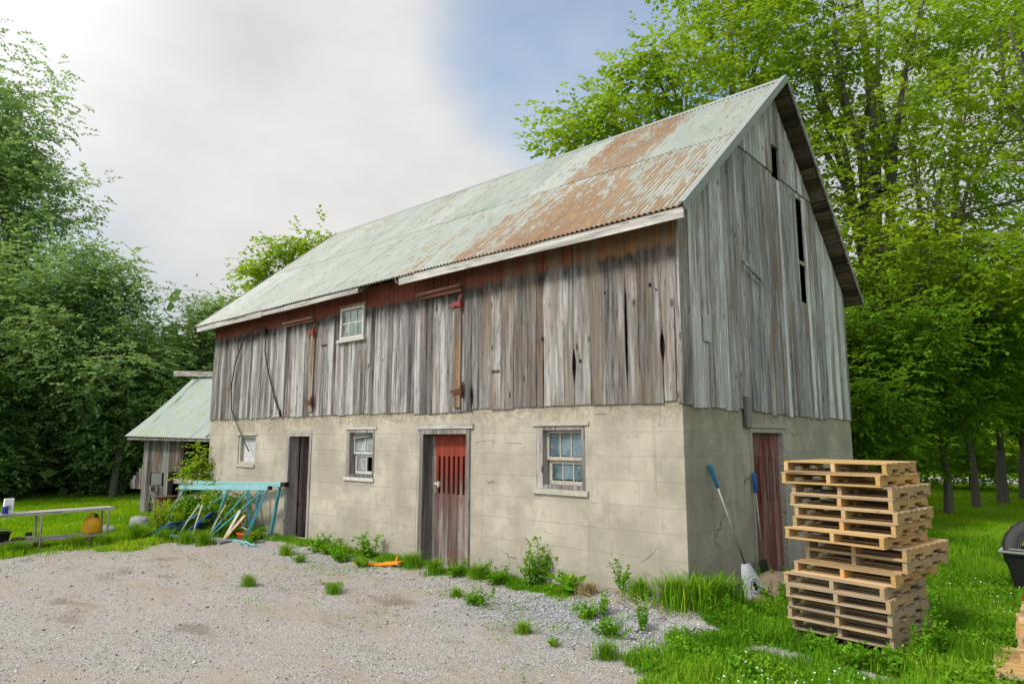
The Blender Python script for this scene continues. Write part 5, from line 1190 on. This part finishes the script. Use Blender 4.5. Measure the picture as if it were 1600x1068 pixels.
# ---- grass and weeds that nobody could count
def blades(name, label, n, box, hh, wid, mat, seed, keep=None, lean=.35, cat='grass'):
    r = np.random.default_rng(seed); x = r.uniform(box[0], box[1], n); y = r.uniform(box[2], box[3], n); g_ = grassy(x, y)
    ok = r.uniform(0, 1, n) < g_ ** 1.3
    if keep is not None: ok &= keep(x, y, r)
    x, y, g_ = x[ok], y[ok], g_[ok]; N = len(x); z = hgt(x, y) - .01
    cl = .65 + .35 * np.sin(x * 5.1 + 1.3 * np.sin(y * 3.7)) * np.sin(y * 4.3 + 1.1 * np.sin(x * 2.9))
    h = hh * r.uniform(.45, 1.25, N) * cl * (.55 + .45 * g_); az = r.uniform(0, 6.283, N); ln_ = np.abs(r.normal(lean, .25, N)) * h
    dx, dy = np.cos(az), np.sin(az); w = wid * r.uniform(.7, 1.3, N)
    B = np.stack([x, y, z], -1); S_ = np.stack([-dy, dx, np.zeros(N)], -1) * w[:, None] / 2
    M = B + np.stack([dx * ln_ * .35, dy * ln_ * .35, h * .6], -1); T = B + np.stack([dx * ln_, dy * ln_, h], -1)
    V = np.stack([B - S_, B + S_, M + S_ * .8, M - S_ * .8, T + S_ * .15, T - S_ * .15], 1).reshape(-1, 3); i0 = np.arange(N) * 6
    rn = np.clip(.5 * (np.sin(x * 1.7) * np.sin(y * 2.1) * .5 + .5) + .5 * r.uniform(0, 1, N), 0, 1)
    ob = npmesh(name, V, np.concatenate([np.stack([i0, i0 + 1, i0 + 2, i0 + 3], -1), np.stack([i0 + 3, i0 + 2, i0 + 4, i0 + 5], -1)]), np.repeat(rn, 6), np.repeat(rn, 6), mat)
    return tag(ob, label, cat, kind='stuff')
def ground_leaves(name, label, n, box, hmax, size, mat, seed, keep=None, cat='weeds', pw=1.5):
    r = np.random.default_rng(seed); x = r.uniform(box[0], box[1], n); y = r.uniform(box[2], box[3], n); g_ = grassy(x, y)
    ok = r.uniform(0, 1, n) < g_ ** 1.3
    if keep is not None: ok &= keep(x, y, r)
    x, y, g_ = x[ok], y[ok], g_[ok]; N = len(x)
    cl = .5 + .5 * np.sin(x * 4.3 + 1.3 * np.sin(y * 5.1)) * np.sin(y * 5.3 + 1.1 * np.sin(x * 3.3))
    z = hgt(x, y) + hmax * (.25 + .75 * cl) * g_ * r.uniform(0, 1, N) ** .7
    V, F = leaf_arrays(np.stack([x, y, z], -1), size, .26, .25, .5, r=r); rn = np.repeat(np.clip(.45 * cl + .55 * r.uniform(0, 1, N), 0, 1), 4)
    return tag(npmesh(name, V, F, rn, rn, mat), label, cat, kind='stuff')
noin = lambda x, y, r: ~((x > -12.3) & (x < .02) & (y > -.02) & (y < 7))
inpal = lambda x, y, r: noin(x, y, r) & ~((x > 1.15) & (x < 2.15) & (y > -.3) & (y < .8)) & ~((x > 2.86) & (x < 4) & (y > -.42) & (y < .65))
blades('meadow_grass', 'tall uncut grass around the pallet stack and gable', 120000, (.2, 5.2, -2.8, 5.5), .20, .009, GRASSM, 81, inpal)
outer = lambda x, y, r: noin(x, y, r) & ~((x < 5.2) & (y > -2.8) & (y < 5.5))
blades('outer_grass', 'longer grass of the lawn running on past the pallets', 130000, (.6, 12, -10, 9), .17, .014, GRASSM, 79, outer)
ground_leaves('ground_weeds', 'leafy green weeds covering the ground around the pallets', 100000, (.2, 5.0, -2.8, 4.5), .17, .042, WEEDM, 82, inpal)
blades('lawn_grass', 'mown bright green lawn under the park trees', 150000, (-4, 8, 5, 28), .075, .016, LAWNM, 83, noin, .5)
blades('side_lawn_grass', 'bright green grass behind the plank bench', 90000, (-21, -9.0, -7, 0.6), .14, .016, LAWNM, 84, noin)
blades('wall_grass', 'short grass along the foot of the block wall', 75000, (-9.2, -.1, -.85, .0), .13, .008, GRASSM, 85)
ground_leaves('wall_weeds', 'low leafy weeds along the foot of the block wall', 13000, (-9.2, -.3, -.6, .0), .13, .035, WEEDM, 86)
def flowers(n, box, seed):
    r = np.random.default_rng(seed); x = r.uniform(box[0], box[1], n); y = r.uniform(box[2], box[3], n); ok = (r.uniform(0, 1, n) < grassy(x, y)); x, y = x[ok], y[ok]
    c = np.repeat(np.stack([x, y, hgt(x, y) + r.uniform(.10, .2, len(x))], -1), 6, 0); return leaf_arrays(c, .012, .4, .3, .5, r=r)
V1, F1 = flowers(35, (1.2, 2.2, -2.0, -1.2), 87); V2, F2 = flowers(90, (1.6, 5, -2, 5), 88); V3, F3 = flowers(70, (-16, -10.5, -6, -.5), 89)
Vf = np.concatenate([V1, V2, V3]); Ff = np.arange(len(Vf)).reshape(-1, 4)
tag(npmesh('clover_flowers', Vf, Ff, np.full(len(Vf), .5), np.full(len(Vf), .5), WHITEPL), 'tiny white clover flowers scattered through the grass', 'flowers', kind='stuff')

def sprigs(n, seed):
    r = np.random.default_rng(seed); ox = np.concatenate([r.normal(-5.2, .8, 30), r.normal(-1.2, .9, 34), r.uniform(-9.6, .3, 40)]); oy = np.concatenate([r.normal(-.95, .4, 30), r.normal(-1.15, .45, 34), r.uniform(-3.2, -.3, 40)])
    k = r.integers(0, len(ox), n); x = ox[k] + r.normal(0, .10, n); y = np.minimum(oy[k] + r.normal(0, .07, n), -.05)
    V, F = leaf_arrays(np.stack([x, y, hgt(x, y) + r.uniform(0, .05, n)], -1), .028, .22, .35, .5, r=r); rn = np.repeat(r.uniform(.2, 1, n), 4)
    return tag(npmesh('gravel_sprigs', V, F, rn, rn, WEEDM), 'tiny green sprigs sprouting thinly through the gravel', 'weeds', kind='stuff')
sprigs(2600, 95)
# ---- single weeds
def weed_mesh(kind, seed):
    r = np.random.default_rng(seed); m = MB()
    if kind == 'grass':
        n = 420; az = r.uniform(0, 6.283, n); h = r.uniform(.06, .26, n); rad = np.abs(r.normal(0, .075, n)); l = h * np.abs(r.normal(.55, .3, n))
        a0 = r.uniform(0, 6.283, n); B = np.stack([np.cos(a0) * rad, np.sin(a0) * rad, np.full(n, -.02)], -1); D = np.stack([np.cos(az), np.sin(az), np.zeros(n)], -1); S_ = np.stack([-np.sin(az), np.cos(az), np.zeros(n)], -1) * .0028
        M = B + D * (l * .3)[:, None] + np.array([0, 0, 1]) * (h * .7)[:, None]; T = B + D * l[:, None] + np.array([0, 0, 1]) * (h * .92)[:, None]
        V = np.stack([B - S_, B + S_, M + S_, M - S_, T + S_ * .2, T - S_ * .2], 1).reshape(-1, 3); i0 = np.arange(n) * 6
        return V, np.concatenate([np.stack([i0, i0 + 1, i0 + 2, i0 + 3], -1), np.stack([i0 + 3, i0 + 2, i0 + 4, i0 + 5], -1)]), np.repeat(r.uniform(.1, 1, n), 6)
    hh, ns, sp_, ls = {'leafy': (.17, 14, .14, .045), 'tall': (.48, 9, .10, .06), 'broad': (.20, 12, .14, .13), 'bush': (.85, 26, .26, .075)}[kind]
    cs = []; stems_ = []
    for i in range(ns):
        a = r.uniform(0, 6.283); q = abs(r.normal(0, sp_ * .6)); top_ = np.array([math.cos(a) * (q + sp_ * .5), math.sin(a) * (q + sp_ * .5), hh * r.uniform(.5, 1.05)]); bs = np.array([math.cos(a) * q * .3, math.sin(a) * q * .3, 0])
        stems_.append((bs, top_))
        for t in np.linspace(.25, 1, 14 if kind != 'broad' else 4): cs.append(bs * (1 - t) + top_ * t + r.normal(0, .012, 3))
    V, F = leaf_arrays(np.repeat(np.array(cs), 2, 0), ls, .24, .15, .45, r=r); n = len(F); SV_ = []
    for b_, t_ in stems_:
        w_ = np.array([.004, .002, 0]); SV_ += [b_ - w_, b_ + w_, t_ + w_ * .4, t_ - w_ * .4]
    SV_ = np.array(SV_); F2 = np.arange(len(SV_)).reshape(-1, 4) + len(V)
    return np.concatenate([V, SV_]), np.concatenate([F, F2]), np.concatenate([np.repeat(np.clip(r.normal(.55, .25, n), 0, 1), 4), np.full(len(SV_), .3)])
WM = {}
def weed(kind, x, y, s, label, mat=None, rz=None):
    key = kind + str(random.randint(0, 4))
    if (key, mat) not in WM:
        V, F, rn = weed_mesh(kind, sum(map(ord, key)))
        o = npmesh('weed_plant' if kind != 'grass' else 'grass_tuft', V, F, rn, rn, mat or (GRASSM if kind == 'grass' else WEEDM)); WM[(key, mat)] = o
    else: o = WM[(key, mat)].copy(); COL.objects.link(o)
    o.location = (x, y, float(hgt(x, y)) - .005); o.scale = (s, s, s * random.uniform(.9, 1.1)); o.rotation_euler = (0, 0, random.uniform(0, 6))
    return tag(o, label, 'weed', 'single weeds on the gravel and wall foot')
weed('leafy', -6.75, -.40, 1.5, 'round bushy weed right of the open dark doorway'); weed('leafy', -6.45, -.42, 1.3, 'second bushy weed right of the open dark doorway')
weed('leafy', -6.0, -.50, 1.3, 'leafy weed left of the orange board'); weed('leafy', -5.75, -.62, 1.2, 'low weed at the left end of the orange board')
weed('tall', -5.55, -.22, 1.25, 'tall thin weed against the wall below the broken window'); weed('leafy', -5.1, -.72, 1.0, 'weed in front of the orange board')
weed('grass', -4.35, -.35, 1.1, 'grass tuft at the left foot of the red slatted door'); weed('grass', -3.75, -.42, 1.15, 'grass tuft on the step of the red slatted door')
weed('leafy', -3.35, -.40, 1.1, 'leafy weed at the right foot of the red slatted door'); weed('grass', -3.0, -.32, 1.0, 'grass tuft between red slatted door and three pane window')
weed('tall', -2.85, -.30, .7, 'thin weed right of the red slatted door'); weed('leafy', -2.6, -.38, 1.1, 'low leafy weed halfway along the wall foot')
weed('tall', -2.08, -.12, 1.25, 'tall feathery weed below the three pane window'); weed('tall', -2.18, -.16, 1.0, 'shorter feathery weed below the three pane window')
weed('broad', -1.52, -.20, 1.05, 'broad leaved dock plant below the three pane window'); weed('grass', -1.15, -.3, .9, 'thin dry tuft right of the dock plant', DRYM)
weed('tall', -.75, -.22, .75, 'spindly weed near the barn corner'); weed('grass', -.45, -.3, 1.1, 'yellowing grass tuft left of the barn corner')
weed('grass', -.05, -.30, 1.6, 'long bent grass tuft right at the barn corner'); weed('grass', .2, -.10, 1.8, 'tall grass tuft in front of the gable wall')
weed('grass', .25, .25, 1.9, 'tall grass clump between barn corner and scoop shovel'); weed('leafy', .35, -.1, 1.1, 'bushy weed left of the scoop shovel'); weed('grass', .22, .48, .9, 'grass clump hiding the scoop shovel edge')
weed('leafy', -6.2, -1.10, .8, 'small weed on gravel before the orange board'); weed('grass', -6.9, -.95, .9, 'grass tuft on gravel near the open doorway')
weed('grass', -5.05, -2.55, .75, 'lone yellow green tuft in the middle of the gravel'); weed('leafy', -3.99, -1.97, .8, 'small dark weed on open gravel left of centre'); weed('grass', -3.85, -2.05, .7, 'pale tuft beside the small dark weed on gravel')
weed('leafy', -2.13, -1.23, 1.1, 'spreading weed on gravel before the three pane window'); weed('grass', -2.6, -1.1, .6, 'thin tuft on gravel beside the spreading weed')
weed('leafy', -.72, -.94, 1.0, 'dark weed on blue stones before the barn corner'); weed('tall', -.62, -.80, .6, 'upright weed on blue stones before the barn corner')
weed('leafy', -.22, -1.28, 1.1, 'dark green weed on gravel nearest the long weeds'); weed('grass', -.95, -1.75, .7, 'yellowish tuft in the gravel foreground'); weed('tall', -.05, -.95, .7, 'upright leafy weed near the edge of the green patch')
weed('grass', .15, -1.9, .8, 'yellow tuft at the photo bottom beside the green patch'); weed('leafy', -.45, -1.9, .45, 'tiny weed in the gravel foreground')
weed('bush', -10.35, -.65, 1.05, 'bushy tall weeds growing through the teal frames'); weed('bush', -9.75, -.55, .95, 'second bush of weeds growing inside the teal frames'); weed('bush', -11.0, -.9, .95, 'yellow green weeds at the left end of the teal frames')
weed('bush', -10.7, -.75, 1.15, 'tall yellow green weeds rising to the teal top rails'); weed('bush', -10.05, -.35, 1.1, 'tall weeds between the two teal frames'); weed('bush', -11.3, -1.1, .8, 'weeds left of the teal frames beside the grey block')
weed('bush', -10.75, -1.25, .95, 'lime green weeds standing before the blue folded chairs', LEAF_LIME); weed('bush', -11.15, -1.35, .75, 'lime weeds at the far left foot of the teal frames', LEAF_LIME); weed('bush', -10.1, -.85, 1.0, 'lime green weeds behind the white sticks', LEAF_LIME); weed('bush', -9.45, -.7, .8, 'lime weeds between the teal braces', LEAF_LIME)
weed('leafy', .62, 1.05, 1.5, 'dark weed behind the scoop shovel by the gable door'); weed('leafy', .5, 2.05, 1.6, 'weed at the foot of the gable door'); weed('leafy', .62, 2.6, 1.7, 'dark weed between gable door and pallet stack'); weed('tall', .25, 1.55, 1.0, 'upright weed at the left jamb of the gable door')
weed('tall', 2.28, -.25, .8, 'tall weed at the near corner of the pallet stack'); weed('tall', 2.32, .1, .95, 'weed climbing the right side of the pallet stack'); weed('leafy', 2.2, -.5, 1.2, 'leafy weed before the near corner of the pallet stack'); weed('leafy', 1.5, -.35, 1.0, 'leafy weed before the lowest pallet'); weed('leafy', 1.85, -.55, 1.1, 'leafy weed before the middle of the pallet stack')
weed('leafy', -8.9, -.45, 1.5, 'dark weed clump behind the red orange bucket'); weed('leafy', -8.5, -.75, 1.2, 'weed clump at the right foot of the teal frames')
for i_, (x_, y_) in enumerate([(-11.4, -1.7), (-10.9, -1.8), (-10.2, -1.65), (-9.6, -1.45), (-9.1, -1.35)]):
    weed('grass', x_, y_, 1.3, ['tuft left of the plank under the teal frames', 'tuft before the pale blue tray', 'tuft before the blue folded chairs', 'tuft before the middle of the lying plank', 'tuft before the right end of the lying plank'][i_])
for i_, (x_, y_) in enumerate([(-10.6, -3.0), (-10.55, -2.55), (-10.6, -3.9), (-10.7, -4.4)]):
    weed('grass', x_, y_, 1.1, ['tuft below the bench shelf near the middle legs', 'tuft at the near end leg of the bench', 'tuft before the black tub on the bench shelf', 'tuft at the left photo edge below the bench'][i_])
vine = make_tree('vine_bush', 'lime green leafy vine hanging at the open shed corner', base_at(-12.25, -.12), [(0, 0, 0), (.05, 0, .9), (.1, 0, 1.7)], .03, [((.0, -.02, 1.25), (.24, .2, .6), 1)], 26, 30, .09, .22, LEAF_LIME, None, 2, 77, cat='vine')
# ---- loose stones on the gravel
def stones(n, box, smin, smax, seed, fn):
    r = np.random.default_rng(seed); x = r.uniform(box[0], box[1], n); y = r.uniform(box[2], box[3], n); ok = (grassy(x, y) < .35) & (r.uniform(0, 1, n) < fn(x, y)); x, y = x[ok], y[ok]; N = len(x)
    s = smin + (smax - smin) * r.uniform(0, 1, N) ** 3
    O = np.array([(1, 0, 0), (0, 1, 0), (-1, 0, 0), (0, -1, 0), (0, 0, .8), (0, 0, -.8)], float); F = np.array([(0, 1, 4), (1, 2, 4), (2, 3, 4), (3, 0, 4), (1, 0, 5), (2, 1, 5), (3, 2, 5), (0, 3, 5)])
    P = O[None] * s[:, None, None] * r.uniform(.55, 1.25, (N, 6, 1)); a = r.uniform(0, 6.283, N); ca, sa = np.cos(a), np.sin(a)
    P = np.stack([P[..., 0] * ca[:, None] - P[..., 1] * sa[:, None], P[..., 0] * sa[:, None] + P[..., 1] * ca[:, None], P[..., 2] * .7 + P[..., 0] * .25], -1)
    P += np.stack([x, y, hgt(x, y) + s * .25], -1)[:, None]; rn = np.repeat(r.uniform(0, 1, N), 6)
    bl_ = np.repeat(np.clip(np.exp(-(((x + 1) / 1.6) ** 2 + ((y + .9) / .8) ** 2)), 0, 1), 6)
    return P.reshape(-1, 3), (F[None] + 6 * np.arange(N)[:, None, None]).reshape(-1, 3), rn, bl_
A3 = stones(2600, (-9.5, 1.2, -6.0, -.1), .012, .030, 93, lambda x, y: .25 + .75 * np.exp(-((y + .8) / .8) ** 2))
A1 = stones(42000, (-10, 2.2, -6.6, -.05), .004, .016, 91, lambda x, y: np.clip(.25 + .5 * np.sin(x * 1.1 + y) ** 2, 0, 1)); A2 = stones(15000, (-3.4, 1.5, -1.9, -.05), .008, .026, 92, lambda x, y: np.exp(-(((x + .9) / 1.3) ** 2 + ((y + .8) / .6) ** 2)))
tag(npmesh('gravel_stones', np.concatenate([A1[0], A2[0], A3[0]]), np.concatenate([A1[1], A2[1] + len(A1[0]), A3[1] + len(A1[0]) + len(A2[0])]), np.concatenate([A1[2], A2[2], A3[2]]), np.concatenate([A1[3], A2[3], A3[3]]), STONES), 'loose grey crushed stones lying over the gravel yard', 'gravel', kind='stuff')
# dry stalks fallen along the wall foot near the corner
m = MB()
for i in range(46):
    x_ = random.uniform(-1.7, -.1); y_ = random.uniform(-.55, -.12); a_ = random.uniform(-.7, .7); l_ = random.uniform(.15, .45); z_ = float(hgt(x_, y_))
    m.tube([(x_, y_, z_ + .02), (x_ + l_ * .5 * math.cos(a_), y_ - l_ * .4 * abs(math.sin(a_)) - .03, z_ + random.uniform(.02, .09)), (x_ + l_ * math.cos(a_), y_ - l_ * .8 * abs(math.sin(a_)) - .05, float(hgt(x_ + l_, y_)) + .01)], .0035, 4, random.random())
tag(m.build('dry_stalks', DRYM, None), 'dry straw coloured stalks fallen along the wall foot', 'stalks', kind='stuff')

r_ = np.random.default_rng(97); x_ = r_.uniform(-9.5, .8, 700); y_ = np.concatenate([r_.uniform(-5.5, -.1, 400), -np.abs(r_.normal(.3, .25, 300)) - .05]); ok_ = grassy(x_, y_) < .3; x_, y_ = x_[ok_], y_[ok_]
V_, F_ = leaf_arrays(np.stack([x_, y_, hgt(x_, y_) + .012], -1), .035, .25, .0, .15, .3, r=r_); rn_ = np.repeat(r_.uniform(0, .8, len(x_)), 4)
tag(npmesh('leaf_litter', V_, F_, rn_, rn_, DRYM), 'dry brown leaf bits and chips scattered over the gravel', 'litter', kind='stuff')
